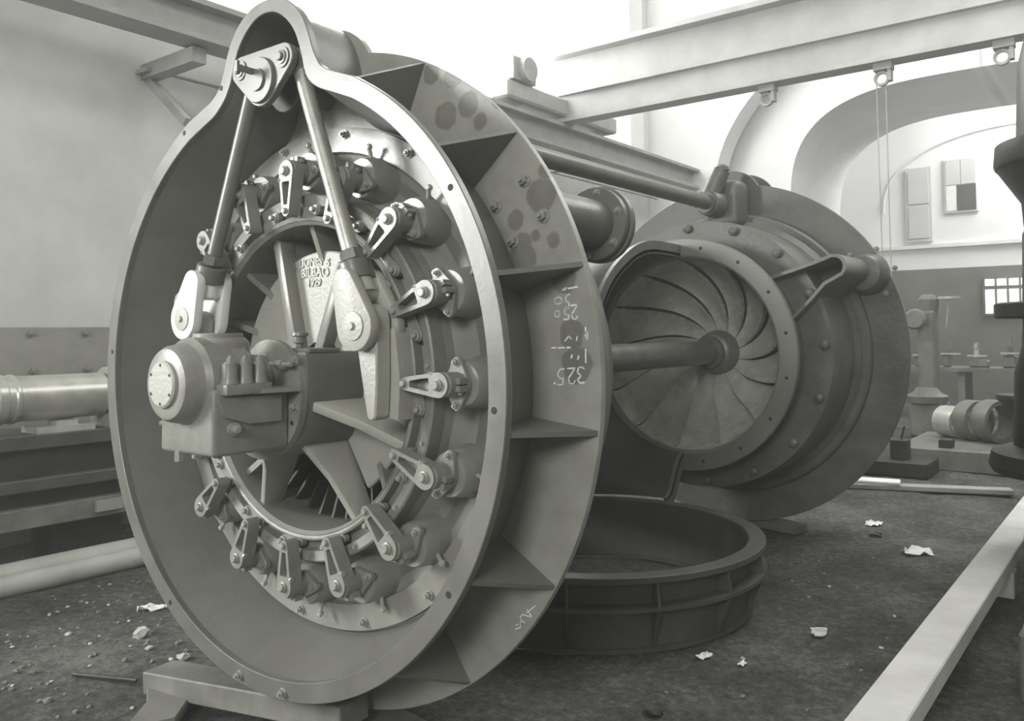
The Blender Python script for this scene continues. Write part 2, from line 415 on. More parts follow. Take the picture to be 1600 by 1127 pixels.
# ================================================================== crane
bm = nb()
for (z0, z1, hw) in ((2.82, 2.87, .16), (2.87, 3.14, .02), (3.14, 3.19, .16)): bx(bm, -4.0 - hw, -4.0 + hw, -3, 12.5, z0, z1)
cr = solo('crane_rail', bm, 'rail', 'grey steel crane runway beam along the left wall', 'beam', smooth=False)
bm = nb(); bx(bm, -4.03, -3.97, -3, 12.5, 3.19, 3.24); part('rail_head', bm, 'shaft', cr, smooth=False)
for y in (2.2, 5.4, 8.6):
    bm = nb(); bx(bm, -4.9, -4.0, y - .07, y + .07, 2.66, 2.80)
    box(bm, (-4.55, y, 2.42), (.9, .06, .08), Matrix.Rotation(rad(38), 3, 'Y'))
    part('wall_bracket', bm, 'rail', cr, smooth=False)
bm = nb(); tube(bm, (-4.72, 2.1, 2.72), (-4.72, 12.35, 2.72), .018, n=8)
for y in (2.1, 5.0, 8.0): bx(bm, -4.895, -4.70, y - .02, y + .02, 2.70, 2.74)
solo('conduit', bm, 'rail', 'thin conduit running below the crane runway beam on the left wall', 'pipe')

bc = thing('bridge_crane', (0, 8, 3.2), 'riveted bridge crane girder spanning the hall near the ceiling', 'crane')
bm = nb(); bx(bm, -4.1, 7.4, 7.98, 8.02, 3.24, 4.15); part('web_plate', bm, 'crane', bc, smooth=False)
bm = nb(); bx(bm, -4.1, 7.4, 7.86, 8.14, 3.20, 3.25); part('lower_flange', bm, 'crane', bc, smooth=False)
bm = nb(); bx(bm, -4.1, 7.4, 7.90, 8.10, 3.60, 3.66); part('stiffener_angle', bm, 'crane', bc, smooth=False)
bm = nb(); bx(bm, -4.1, 7.4, 7.80, 8.20, 4.15, 4.22); part('upper_flange', bm, 'crane', bc, smooth=False)
bm = nb(); bx(bm, -4.16, -3.84, 6.6, 9.4, 3.30, 3.55); bevel(bm, .03); part('end_carriage', bm, 'crane', bc, smooth=False)
for y in (6.9, 9.1):
    bm = nb(); lathe(bm, [(.02, -.05), (.17, -.05), (.20, -.07), (.20, .07), (.17, .05), (.02, .05)], c=(-4.0, y, 3.44), axis='x', n=24)
    part('wheel', bm, 'rail', bc)
bm = nb(); bx(bm, -4.12, -3.8, 6.65, 7.15, 3.55, 3.85); tube(bm, (-4.1, 6.9, 3.7), (-3.7, 6.9, 3.7), .16, n=16); part('drive_gear', bm, 'rail', bc)
for (x, lab) in ((-.87, 'small guide pulley under the crane girder above the rear casing'), (.48, 'hoist pulley under the crane girder with two hanging ropes'), (1.68, 'small guide pulley at the right end of the crane girder in view')):
    p = thing('pulley_block', (x, 8, 3.06), lab, 'pulley', 'pulleys under the crane girder')
    bm = nb(); bx(bm, x - .10, x + .10, 7.93, 8.07, 3.12, 3.21); bx(bm, x + .05, x + .09, 7.95, 8.05, 2.99, 3.13); part('hanger', bm, 'rail', p, smooth=False)
    bm = nb(); lathe(bm, [(.055, -.02), (.085, -.025), (.085, .025), (.055, .02)], c=(x - .02, 8, 3.03), axis='y', n=24); part('sheave', bm, 'rail', p)
bm = nb(); tube(bm, (.40, 8, 3.05), (.43, 8, -.6), .006, n=6); tube(bm, (.50, 8, 3.0), (.51, 8, -.6), .006, n=6)
tube(bm, (.43, 8, -.6), (.47, 8, -.66), .006, n=6); tube(bm, (.51, 8, -.6), (.47, 8, -.66), .006, n=6)
solo('hoist_rope', bm, 'rail', 'pair of thin hoist ropes hanging from the crane pulley', 'rope')

# ================================================================== turbine, front unit
U = thing('turbine_unit', (0, .17, -H), 'large open grey turbine casing wheel with guide vane levers in the foreground', 'turbine', 'turbine casings')
lob_o = [(0, 1.542), (.08, 1.535), (.16, 1.50), (.225, 1.44), (.265, 1.37), (.29, 1.30), (.32, 1.235), (.37, 1.19), (.44, 1.165), (.545, 1.128)]
lob_i = [(0, 1.49), (.07, 1.478), (.14, 1.43), (.19, 1.37), (.22, 1.30), (.245, 1.22), (.28, 1.165), (.34, 1.12), (.42, 1.09), (.53, 1.047)]
def smooth_poly(P, k=3):
    for _ in range(k):
        Q = [P[0]]
        for i in range(len(P) - 1):
            a, b_ = P[i], P[i + 1]
            Q += [(a[0] * .75 + b_[0] * .25, a[1] * .75 + b_[1] * .25), (a[0] * .25 + b_[0] * .75, a[1] * .25 + b_[1] * .75)]
        Q.append(P[-1]); P = Q
    return P
def outline(lobe, R, off=0.0, nrest=150):
    full = [(-x, z) for x, z in lobe[::-1]][:-1] + lobe
    full = smooth_poly(full, 2)
    L = [(x + .015 * max(0, min(1, (z - 1.15) / .1)), z) for x, z in full]
    if off:
        Q = []
        for i, (x, z) in enumerate(L):
            a = L[max(0, i - 1)]; b_ = L[min(len(L) - 1, i + 1)]
            tx, tz = b_[0] - a[0], b_[1] - a[1]; l = math.hypot(tx, tz)
            Q.append((x - tz / l * off * -1 * -1, z + tx / l * off))
        L = Q
    aS = math.atan2(L[-1][1], L[-1][0]); aE = math.atan2(L[0][1], L[0][0]) - 2 * pi
    rs = math.hypot(*L[-1])
    rest = [((R + off) * cos(aS + (aE - aS) * i / nrest), (R + off) * sin(aS + (aE - aS) * i / nrest)) for i in range(1, nrest)]
    return L + rest
def scaled(out, f_main, f_lobe):
    Q = []
    for x, z in out:
        r = math.hypot(x, z); k = max(0, min(1, (r - 1.26) / .2)) if z > 0 else 0
        f = f_main * (1 - k) + f_lobe * k; Q.append((x * f, z * f))
    return Q
OUT = outline(lob_o, 1.25); INN = outline(lob_i, 1.174)
bm = nb(); band(bm, OUT, INN, 0, .032); bevel(bm, .003)
fl = part('flange_ring', bm, 'flange', U, angle=.5)
# drum wall, narrowing towards the back plate
def skin(bm, A, ya, B, yb):
    n = len(A); a = [bm.verts.new((p[0], ya, p[1])) for p in A]; b_ = [bm.verts.new((p[0], yb, p[1])) for p in B]
    for i in range(n): quad(bm, [a[i], a[(i + 1) % n], b_[(i + 1) % n], b_[i]])
    return a, b_
IN1 = scaled(INN, .918, 1.0); OU1 = scaled(INN, .94, 1.014); OU0 = scaled(INN, 1.016, 1.014)
bm = nb()
ia, ib = skin(bm, INN, .03, IN1, .335); oa, ob = skin(bm, OU0, .03, OU1, .345)
n = len(INN)
for i in range(n):
    k = (i + 1) % n; quad(bm, [ia[i], oa[i], oa[k], ia[k]]); quad(bm, [ib[i], ib[k], ob[k], ob[i]])
part('casing_drum', bm, 'paint', U, angle=.7)
# back plate
OUTB = [(x / r * max(1.3866, r * .976), z / r * max(1.3866, r * .976)) for x, z in OUT for r in [math.hypot(x, z)]]
bm = nb(); band(bm, OUTB, [(1.05 * x / math.hypot(x, z), 1.05 * z / math.hypot(x, z)) for x, z in OUTB], .3375, .368); bevel(bm, .002)
bp = part('back_plate', bm, 'stained', U, angle=.5)
# radial ribs between flange and back plate
for i in range(15):
    a = rad(17.2 + 24 * i)
    ad = math.degrees(a) % 360
    if 78 < ad < 102: continue
    bm = nb()
    def P(r, y, s): return Vector((r * cos(a) - s * sin(a), y, r * sin(a) + s * cos(a)))
    t = .009
    pts = [(1.19, .032), (1.247, .032), (1.382, .338), (1.10, .338)]
    A = [bm.verts.new(P(r, y, -t)) for r, y in pts]; B = [bm.verts.new(P(r, y, t)) for r, y in pts]
    bm.faces.new(A); bm.faces.new(B[::-1])
    for j in range(4): bm.faces.new([A[j], B[j], B[(j + 1) % 4], A[(j + 1) % 4]])
    part('rib', bm, 'paint', U, smooth=False)
# flange bolts and holes
for (x, z) in ((-.145, -1.209), (.139, -1.21)): inst('bolt', B16, fl, point_to((x, 0, z), (0, -1, 0)))
for (x, z) in ((1.198, -.069), (-.575, 1.085), (-.29, 1.235), (-.669, -1.015), (1.02, .66), (1.0, -.68), (-1.2, .1)): inst('bolt_hole', HOLE, fl, point_to((x, -.0005, z), (0, -1, 0)))
for (r, a) in ((1.297, 33.9), (1.144, 34.2), (1.30, 26.9), (1.143, 26.4)):
    inst('bolt', B24, bp, point_to((r * cos(rad(a)), .3375, r * sin(rad(a))), (0, -1, 0), s=.85))
# pipe stub behind the back plate
def pipe_stub(parent, mat, y0, y1, s=1):
    cx, cz = 1.057, .615
    bm = nb(); tube(bm, (cx, y0, cz), (cx, y1, cz), .098, n=36); lathe(bm, [(.098, 0), (.125, 0), (.098, .05)], c=(cx, y0, cz), n=36)
    ps = part('pipe_stub', bm, mat, parent)
    d = 1 if y1 > y0 else -1
    for k, (ya, r) in enumerate(((y1 - .02 * d, .150), (y1 + .022 * d, .158))):
        bm = nb(); lathe(bm, [(.03, -.016), (r, -.016), (r, .016), (.03, .016)], c=(cx, ya, cz), n=40); bevel(bm, .003); part('pipe_flange', bm, mat, parent)
    for k in range(6):
        a = rad(20 + 60 * k); inst('bolt', B12, ps, point_to((cx + .127 * cos(a), y1 - .036 * d, cz + .127 * sin(a)), (0, -d, 0)))
    return ps
pipe_stub(U, 'paint', .365, .86)
# chalk sums, upside down on the back plate
def stroke_text(parent, glyphs, mat='chalk', name='chalk_marks', y=.3368, wd=.0026):
    bm = nb()
    for pts in glyphs:
        for i in range(len(pts) - 1):
            a = Vector((pts[i][0], 0, pts[i][1])); b_ = Vector((pts[i + 1][0], 0, pts[i + 1][1])); d = (b_ - a)
            if d.length < 1e-6: continue
            nrm = Vector((-d.z, 0, d.x)).normalized() * wd * random.uniform(.7, 1.2)
            e = d.normalized() * wd * .5
            q = [a - e + nrm, b_ + e + nrm, b_ + e - nrm, a - e - nrm]
            f0 = [bm.verts.new((p.x, y, p.z)) for p in q]; f1 = [bm.verts.new((p.x, y + .0008, p.z)) for p in q]
            bm.faces.new(f0); bm.faces.new(f1[::-1])
            for j in range(4): bm.faces.new([f0[j], f1[j], f1[(j + 1) % 4], f0[(j + 1) % 4]])
    o = part(name, bm, mat, parent, smooth=False); o['kind'] = 'stuff'; return o
GL = {'0': [[(.5, 1), (.1, .8), (0, .5), (.1, .15), (.5, 0), (.9, .2), (1, .5), (.9, .85), (.5, 1)]],
      '1': [[(.5, 1), (.5, 0)]],
      '2': [[(0, .8), (.3, 1), (.8, .95), (.9, .65), (.4, .3), (0, 0), (1, .05)]],
      '3': [[(0, .95), (.6, 1), (.9, .8), (.4, .55), (.9, .35), (.8, .08), (.4, 0), (0, .1)]],
      '4': [[(.2, 1), (0, .5), (.4, .4), (.5, .5)], [(.5, .8), (.45, 0)]],
      '5': [[(.9, 1), (.2, 1), (.1, .6), (.6, .6), (.9, .35), (.6, .05), (0, 0)]],
      '-': [[(0, .5), (1, .55)]], "'": [[(.5, 1), (.3, .6)]], 'v': [[(0, .6), (.4, .2), (.9, .9)]]}
def glyph(ch, cx, cz, hh, ww, rot=pi):
    out = []
    for s in GL[ch]:
        q = []
        for (u, v) in s:
            dx, dz = (u - .5) * ww, (v - .5) * hh
            q.append((cx + dx * cos(rot) - dz * sin(rot), cz + dx * sin(rot) + dz * cos(rot)))
        out.append(q)
    return out
G = []
for ch, x, z, hh, ww in (('5', 1.222, .022, .055, .03), ('2', 1.268, .026, .055, .03), ('3', 1.305, .03, .055, .03), ('1', 1.327, .095, .045, .01),
                         ("'", 1.295, .098, .03, .02), ("'", 1.268, .10, .025, .02), ('4', 1.327, .172, .04, .02), ("'", 1.29, .165, .035, .02), ('v', 1.255, .155, .025, .03),
                         ('0', 1.212, .24, .025, .02), ('5', 1.25, .24, .04, .026), ('2', 1.283, .245, .05, .026), ('0', 1.216, .286, .025, .032), ('5', 1.255, .284, .045, .02)):
    G += glyph(ch, x, z, hh, ww)
G += [[(1.187, .122), (1.205, .122)], [(1.215, .122), (1.24, .123)], [(1.25, .123), (1.265, .124)], [(1.235, .322), (1.255, .325), (1.25, .330), (1.24, .326)], [(1.255, .326), (1.297, .331)], [(1.195, -.002), (1.20, -.001)]]
stroke_text(bp, G)
G = []
for ch, x, z in (('1', 1.085, -.80), ('2', 1.06, -.83), ('4', 1.03, -.86)): G += glyph(ch, x, z, .05, .03, rot=rad(130))
stroke_text(bp, G, wd=.002)

# ---- guide vane cover
bm = nb()
lathe(bm, [(1.068, .335), (1.068, .312), (.972, .306), (.962, .306), (.955, .335), (.90, .35), (.82, .345), (.775, .30), (.765, .262), (.742, .262), (.742, .42), (1.068, .42)], n=160)
cv = part('vane_cover', bm, 'cover', U, angle=.5)
for i in range(16):
    a = rad(104.5 - 22.5 * i)
    inst('bolt', B16, cv, point_to((1.035 * cos(a), .309, 1.035 * sin(a)), (0, -1, 0)))
# ---- vane bearings with clamp hubs
def ell(cx, cz, rx, rz, n=20): return [(cx + rx * cos(2 * pi * i / n), cz + rz * sin(2 * pi * i / n)) for i in range(n)]
PV, PN = .857, .69
bm = nb(); lathe(bm, [(0, .222), (.080, .222), (.086, .235), (.092, .30), (.105, .36), (0, .36)], c=(PV + .015, 0, 0), n=28, closed=False)
# web towards the rim
prism_ax(bm, [(PV + .06, .36), (PV + .06, .26), (PV + .09, .30), (PV + .105, .36)], -.02, .02, 'z')
VB = to_mesh('vane_bearing', bm, 'cover')
bm = nb(); prism(bm, hull2([(PV + .008, 0, .056), (PV + .008, .078, .020), (PV + .008, -.078, .020)]), .198, .222); bevel(bm, .002)
VF = to_mesh('bearing_flange', bm, 'lever')
bm = nb(); lathe(bm, [(0, .120), (.040, .120), (.045, .125), (.045, .198), (0, .198)], c=(PV + .005, 0, 0), n=24, closed=False)
bx(bm, PV + .030, PV + .066, .150, .190, -.024, -.003); bx(bm, PV + .030, PV + .066, .150, .190, .003, .024)
CH = to_mesh('clamp_hub', bm, 'lever')
# lever: open frame with a boss at each end
bm = nb()
o_out = hull2([(PN, 0, .023), (PV, 0, .046)], 10)
def ring_resample(P, n):
    P = P + [P[0]]; d = [0]
    for i in range(len(P) - 1): d.append(d[-1] + math.hypot(P[i + 1][0] - P[i][0], P[i + 1][1] - P[i][1]))
    out = []; j = 0
    for k in range(n):
        s = d[-1] * k / n
        while d[j + 1] < s: j += 1
        f = (s - d[j]) / max(1e-9, d[j + 1] - d[j]); out.append((P[j][0] + (P[j + 1][0] - P[j][0]) * f, P[j][1] + (P[j + 1][1] - P[j][1]) * f))
    return out
def slot(n, x0, x1, h0, h1): return hull2([(x0 + .006, h0 - .006, .005), (x0 + .006, -h0 + .006, .005), (x1 - .006, h1 - .006, .005), (x1 - .006, -h1 + .006, .005)], 3)
so = ring_resample(o_out, 64); cxm = (PN + PV) / 2 - .01
sl = slot(0, PN + .026, PV - .042, .0135, .026)
# match the two outlines by direction from the middle
def by_angle(P, c, n):
    import bisect
    out = []
    for k in range(n):
        a = 2 * pi * k / n; d = (cos(a), sin(a)); best = None
        m = len(P)
        for i in range(m):
            x1, z1 = P[i][0] - c, P[i][1]; x2, z2 = P[(i + 1) % m][0] - c, P[(i + 1) % m][1]
            den = d[0] * (z2 - z1) - d[1] * (x2 - x1)
            if abs(den) < 1e-12: continue
            t = (x1 * (z2 - z1) - z1 * (x2 - x1)) / den; s = (x1 * d[1] - z1 * d[0]) / den
            if t > 0 and -1e-6 <= s <= 1 + 1e-6: best = t if best is None else max(best, t)
        out.append((c + d[0] * best, d[1] * best))
    return out
# denser sampling: use a stretched angle so that the long sides get points
band(bm, by_angle(o_out, cxm, 72), by_angle(sl, cxm, 72), .108, .168)
bm2 = nb()
prism(bm, [(x, z) for x, z in sl], .150, .166)
LV = to_mesh('guide_lever', bm, 'lever', angle=.5)
bm = nb(); lathe(bm, [(0, .088), (.013, .088), (.017, .092), (.017, .100), (.022, .102), (.022, .110), (0, .110)], c=(PV, 0, 0), n=16, closed=False)
PB = to_mesh('pivot_bolt', bm, 'bolt')
bm = nb(); lathe(bm, [(0, .094), (.009, .094), (.0125, .098), (.0125, .108), (0, .108)], c=(PN, 0, 0), n=14, closed=False); tube(bm, (PN, .10, 0), (PN, .21, 0), .0115, n=10)
PP = to_mesh('lever_pin', bm, 'bolt')
bm = nb(); tube(bm, (PV - .035, .116, -.022), (PV - .035, .116, .036), .007, n=8); tube(bm, (PV - .035, .116, .036), (PV - .035, .116, .046), .012, n=6)
PK = to_mesh('clamp_bolt', bm, 'bolt')
bm = nb(); tube(bm, (PV + .085, .285, .03), (PV + .135, .262, .045), .009, n=8); lathe(bm, [(0, -.013), (.010, -.010), (.014, 0), (.010, .010), (0, .013)], c=(PV + .14, .262, .046), n=10, closed=False)
LU = to_mesh('lubricator', bm, 'bolt')
for i in range(16):
    a = rad(22.5 * i - .4); R = rotY(a)
    vb = inst('vane_bearing', VB, U, R)
    inst_local('bearing_flange', VF, vb, Matrix.Identity(4)); inst_local('clamp_hub', CH, vb, Matrix.Identity(4))
    for s in (-1, 1): inst_local('bolt', B12, vb, point_to((PV + .008, .198, .078 * s), (0, -1, 0)))
    inst_local('bolt', B9, vb, point_to((PV + .05, .17, -.024), (0, 0, -1)))
    inst_local('lubricator', LU, vb, Matrix.Identity(4))
    lv = inst('guide_lever', LV, U, R)
    inst_local('pivot_bolt', PB, lv, Matrix.Identity(4)); inst_local('lever_pin', PP, lv, Matrix.Identity(4)); inst_local('clamp_bolt', PK, lv, Matrix.Identity(4))
# ---- regulating ring
bm = nb()
lathe(bm, [(.657, .185), (.668, .182), (.676, .186), (.678, .228), (.716, .232), (.720, .196), (.758, .188), (.765, .194), (.765, .262), (.657, .262)], n=128)
rr = part('regulating_ring', bm, 'lever', U, angle=.5)
bm = nb()
e1 = Vector((PN, 0, 0)); a2 = rad(-8.2); e2 = (.703 * cos(a2), .703 * sin(a2))
prism(bm, hull2([(PN, 0, .020), (e2[0], e2[1], .024)]), .186, .214); bevel(bm, .002)
LK = to_mesh('link', bm, 'lever')
bm = nb(); lathe(bm, [(0, .158), (.008, .158), (.012, .162), (.012, .176), (.019, .177), (.019, .186), (0, .186)], c=(e2[0], 0, e2[1]), n=14, closed=False)
EB = to_mesh('eye_bolt', bm, 'bolt')
for i in range(16):
    R = rotY(rad(22.5 * i - .4)); k = inst('link', LK, U, R); inst_local('eye_bolt', EB, k, Matrix.Identity(4))
for i in range(16):
    a = rad(22.5 * i + 4.5); inst('bolt', B9, rr, point_to((.74 * cos(a), .191, .74 * sin(a)), (0, -1, 0)))
# lugs of the ring, one on each side
for s in (1, -1):
    bm = nb(); prism(bm, [(s * x, z) for x, z in hull2([(.565, .225, .062), (.592, .0, .036), (.596, -.115, .024)])], .034, .106); bevel(bm, .006)
    prism(bm, [(s * x, z) for x, z in [(.56, .18), (.645, .20), (.672, .0), (.66, -.14), (.58, -.13)]], .108, .19)
    part('ring_lug', bm, 'disc', U)
# ---- inner cover
bm = nb()
lathe(bm, [(.655, .185), (.655, .62), (.30, .66), (.30, .64), (.640, .60), (.640, .20)], n=128)
ic = part('cover_bowl', bm, 'cover', U, angle=.5)
bm = nb()
lathe(bm, [(.15, .306), (.53, .306), (.537, .312), (.537, .335), (.15, .335)], n=96, a0=rad(-58), a1=rad(242))
dp = part('cover_disc', bm, 'disc', U, angle=.5)
for a in (15, 40, 66, 90, 112, 135, 158, 180, 203, 225, -23, -45):
    bm = nb(); R3 = Matrix.Rotation(-rad(a), 3, 'Y')
    pts = [(.48, .31), (.655, .24), (.655, .60), (.48, .60)]
    prism_ax(bm, pts, -.014, .014, 'z')
    bmesh.ops.rotate(bm, verts=bm.verts, cent=(0, 0, 0), matrix=R3)
    part('bowl_web', bm, 'cover', U, smooth=False)
for a, w_, f0, f1 in ((-23, .02, .045, .20), (203, .02, .045, .20), (-62, .016, .06, .22), (242, .016, .06, .22)):
    bm = nb(); R3 = Matrix.Rotation(-rad(a), 3, 'Y')
    prism_ax(bm, [(.12, .32), (.12, f0), (.26, f0), (.455, f0 * .35 + f1 * .65), (.65, f1), (.65, .32)], -w_, w_, 'z'); bevel(bm, .008, 2)
    bmesh.ops.rotate(bm, verts=bm.verts, cent=(0, 0, 0), matrix=R3)
    part('hub_web', bm, 'disc', U)
for (p0, p1) in (((-.238, .585), (-.115, .09)), ((.195, .47), (.03, .08))):
    bm = nb(); a = Vector(p0); b_ = Vector(p1); d = (b_ - a).normalized(); nn = Vector((-d.y, d.x)) * .026
    prism(bm, [tuple(a + nn), tuple(b_ + nn), tuple(b_ - nn), tuple(a - nn)], .245, .32); bevel(bm, .006, 2)
    part('hub_web', bm, 'cover', U)
# dark guide vanes seen in the lower opening
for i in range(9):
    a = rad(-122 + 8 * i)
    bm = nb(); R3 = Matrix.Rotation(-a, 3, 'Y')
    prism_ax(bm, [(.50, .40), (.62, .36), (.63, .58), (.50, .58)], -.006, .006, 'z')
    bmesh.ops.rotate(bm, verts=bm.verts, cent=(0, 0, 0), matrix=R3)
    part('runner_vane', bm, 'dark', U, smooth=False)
# raised lettering
def lettering(txt, cx, cz, size, parent, mat, bend=0.0):
    cu = bpy.data.curves.new('t', 'FONT'); cu.body = txt; cu.size = size; cu.align_x = 'CENTER'; cu.align_y = 'CENTER'; cu.extrude = .004; cu.resolution_u = 3; cu.offset = .0012
    o = bpy.data.objects.new('t', cu); C.objects.link(o)
    bpy.context.view_layer.update()
    me = bpy.data.meshes.new_from_object(o.evaluated_get(bpy.context.evaluated_depsgraph_get()))
    bpy.data.objects.remove(o)
    b2 = nb(); b2.from_mesh(me)
    for v in b2.verts:
        x, y, z = v.co
        v.co = Vector((cx + x, .304 - z, cz + y - bend * x * x))
    o = part('lettering', b2, mat, parent, smooth=False); o['kind'] = 'stuff'; return o
lettering('LIONES  S', -.05, .493, .048, dp, 'disc', bend=.9)
lettering('BILBAO', -.045, .446, .056, dp, 'disc', bend=.5)
lettering('1929', -.05, .400, .046, dp, 'disc')

# ---- bearing pedestal and housing
bm = nb()
sec = [(-.25, .108), (.25, .108), (.262, .03), (.262, -.06), (.24, -.16), (.19, -.245), (.10, -.305), (0, -.325), (-.10, -.305), (-.19, -.245), (-.24, -.16), (-.262, -.06), (-.262, .03)]
prism(bm, sec, .018, .32); bevel(bm, .008, 2)
part('bearing_pedestal', bm, 'paint', U)
bm = nb(); bx(bm, .06, .255, .03, .19, .104, .122); bevel(bm, .004); part('pedestal_ledge', bm, 'paint', U)
bm = nb()
sec2 = hull2([(0, -.06, .262), (.10, -.22, .075), (-.10, -.22, .075)], 16)
sec2 = [(x, min(z, .112)) for x, z in sec2]
prism(bm, sec2, -.012, .018); prism(bm, ell(.06, .05, .15, .108, 40), -.010, .016)
hf = part('housing_flange', bm, 'lever', U, angle=.4)
for (x, z) in ((.225, .075), (.228, -.10), (.165, -.225), (-.225, -.10), (-.225, .075)): inst('bolt', B16, hf, point_to((x, -.012, z), (0, -1, 0)))
inst('bolt_hole', HOLE, hf, point_to((.205, -.0125, -.165), (0, -1, 0), s=.8))
hs = None
bm = nb(); bx(bm, -.165, .188, -.34, -.01, -.262, -.02); bevel(bm, .018, 3)
hs = part('bearing_housing', bm, 'lever', U)
bm = nb(); lathe(bm, [(0, -.345), (.150, -.345), (.168, -.325), (.172, -.29), (.172, -.16), (.150, -.135), (.105, -.125), (.098, -.02), (0, -.02)], n=48, closed=False); part('housing_shell', bm, 'lever', U)
bm = nb(); lathe(bm, [(0, -.418), (.108, -.418), (.128, -.412), (.140, -.395), (.150, -.345), (.158, -.33), (0, -.33)], n=48, closed=False); part('housing_nose', bm, 'lever', U)
bm = nb(); lathe(bm, [(0, -.436), (.078, -.434), (.086, -.428), (.086, -.415), (0, -.415)], n=40, closed=False); cp = part('end_cap', bm, 'disc', U)
for i in range(6):
    a = rad(30 + 60 * i); inst('bolt_hole', HOLE, cp, point_to((.070 * cos(a), -.4352, .070 * sin(a)), (0, -1, 0), s=.5))
bm = nb(); lathe(bm, [(0, .10), (.12, .10), (.115, .150), (.098, .168), (0, .168)], c=(.0, -.20, 0), axis='z', n=36, closed=False); part('oil_dome', bm, 'lever', U)
bm = nb(); lathe(bm, [(0, .166), (.092, .166), (.092, .184), (0, .184)], c=(.0, -.20, 0), axis='z', n=36, closed=False); bevel(bm, .003); part('oil_lid', bm, 'lever', U)
bm = nb(); bx(bm, .14, .232, -.315, -.12, -.04, .0); bevel(bm, .006, 2); part('bolt_ledge', bm, 'lever', U)
bm = nb(); bx(bm, -.232, -.14, -.315, -.12, -.04, .0); bevel(bm, .006, 2); part('bolt_ledge', bm, 'lever', U)
for s in (1, -1):
    for y in (-.28, -.218, -.156):
        bm = nb(); lathe(bm, [(0, 0), (.034, 0), (.028, .02), (.027, .075), (0, .075)], c=(.198 * s, y, 0), axis='z', n=18, closed=False); bo = part('bolt_boss', bm, 'lever', U)
        inst('bolt', B16, bo, point_to((.198 * s, y, .075), (0, 0, 1), s=.95))
for s in (1, -1):
    bm = nb(); prism_ax(bm, [(s * .15, -.26), (s * .215, -.26), (s * .262, -.012), (s * .15, -.012)], -.040, -.022, 'z'); part('gusset', bm, 'lever', U, smooth=False)
    bm = nb(); prism_ax(bm, [(-.33, -.05), (-.30, -.12), (-.20, -.15), (-.06, -.15), (-.06, -.05)], s * .186, s * .205, 'x'); part('side_pad', bm, 'lever', U, smooth=False)
bm = nb(); lathe(bm, [(0, .0), (.026, .0), (.026, .012), (.018, .014), (.018, .030), (.010, .036), (0, .036)], c=(.188, -.26, -.165), axis='x', n=18, closed=False); part('drain_plug', bm, 'bolt', U)
for (x, y, z) in ((-.05, -.33, -.262), (.0, -.20, -.262)):
    bm = nb(); tube(bm, (x, y, z - .03), (x, y, z + .01), .018, n=6); part('drain_cock', bm, 'bolt', U)
bm = nb(); tube(bm, (-.165, -.31, -.16), (-.185, -.33, -.16), .010, n=8); part('drain_cock', bm, 'bolt', U)
bm = nb(); tube(bm, (.12, -.05, .062), (.25, -.05, .062), .009, n=8); tube(bm, (.165, -.05, .062), (.20, -.05, .062), .018, n=6); part('oil_pipe', bm, 'bolt', U)
bm = nb(); lathe(bm, [(0, .108), (.016, .108), (.014, .138), (.026, .142), (.026, .168), (.034, .172), (.032, .184), (0, .190)], c=(.15, .07, 0), axis='z', n=16, closed=False); part('grease_cup', bm, 'paint', U)

# ================================================================== regulating linkage
Lk = thing('regulating_linkage', (0, .05, .2), 'steel rocker plate with two slanting connecting rods and a long shaft to the rear', 'linkage')
RY0 = -.008
tri = hull2([(-.14, 1.278, .060), (.14, 1.278, .060), (0, 1.21, .104)], 14)
bm = nb(); prism(bm, tri, RY0, RY0 + .03); bevel(bm, .003); rk = part('rocker_plate', bm, 'flange', Lk)
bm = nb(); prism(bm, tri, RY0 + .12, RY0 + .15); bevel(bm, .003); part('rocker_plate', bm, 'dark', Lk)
bm = nb(); lathe(bm, [(0, RY0 - .016), (.09, RY0 - .016), (.094, RY0 - .010), (.094, RY0 + .01), (0, RY0 + .01)], c=(0, 0, 1.21), n=40, closed=False); part('hub_disc', bm, 'flange', Lk)
bm = nb(); lathe(bm, [(0, RY0 - .026), (.045, RY0 - .026), (.048, RY0 - .012), (0, RY0 - .012)], c=(0, 0, 1.21), n=28, closed=False); part('hub_boss', bm, 'flange', Lk)
bm = nb(); box(bm, (-.02, RY0 - .055, 1.245), (.018, .09, .022)); box(bm, (-.02, RY0 - .098, 1.25), (.016, .012, .045)); part('shaft_key', bm, 'shaft', Lk, smooth=False)
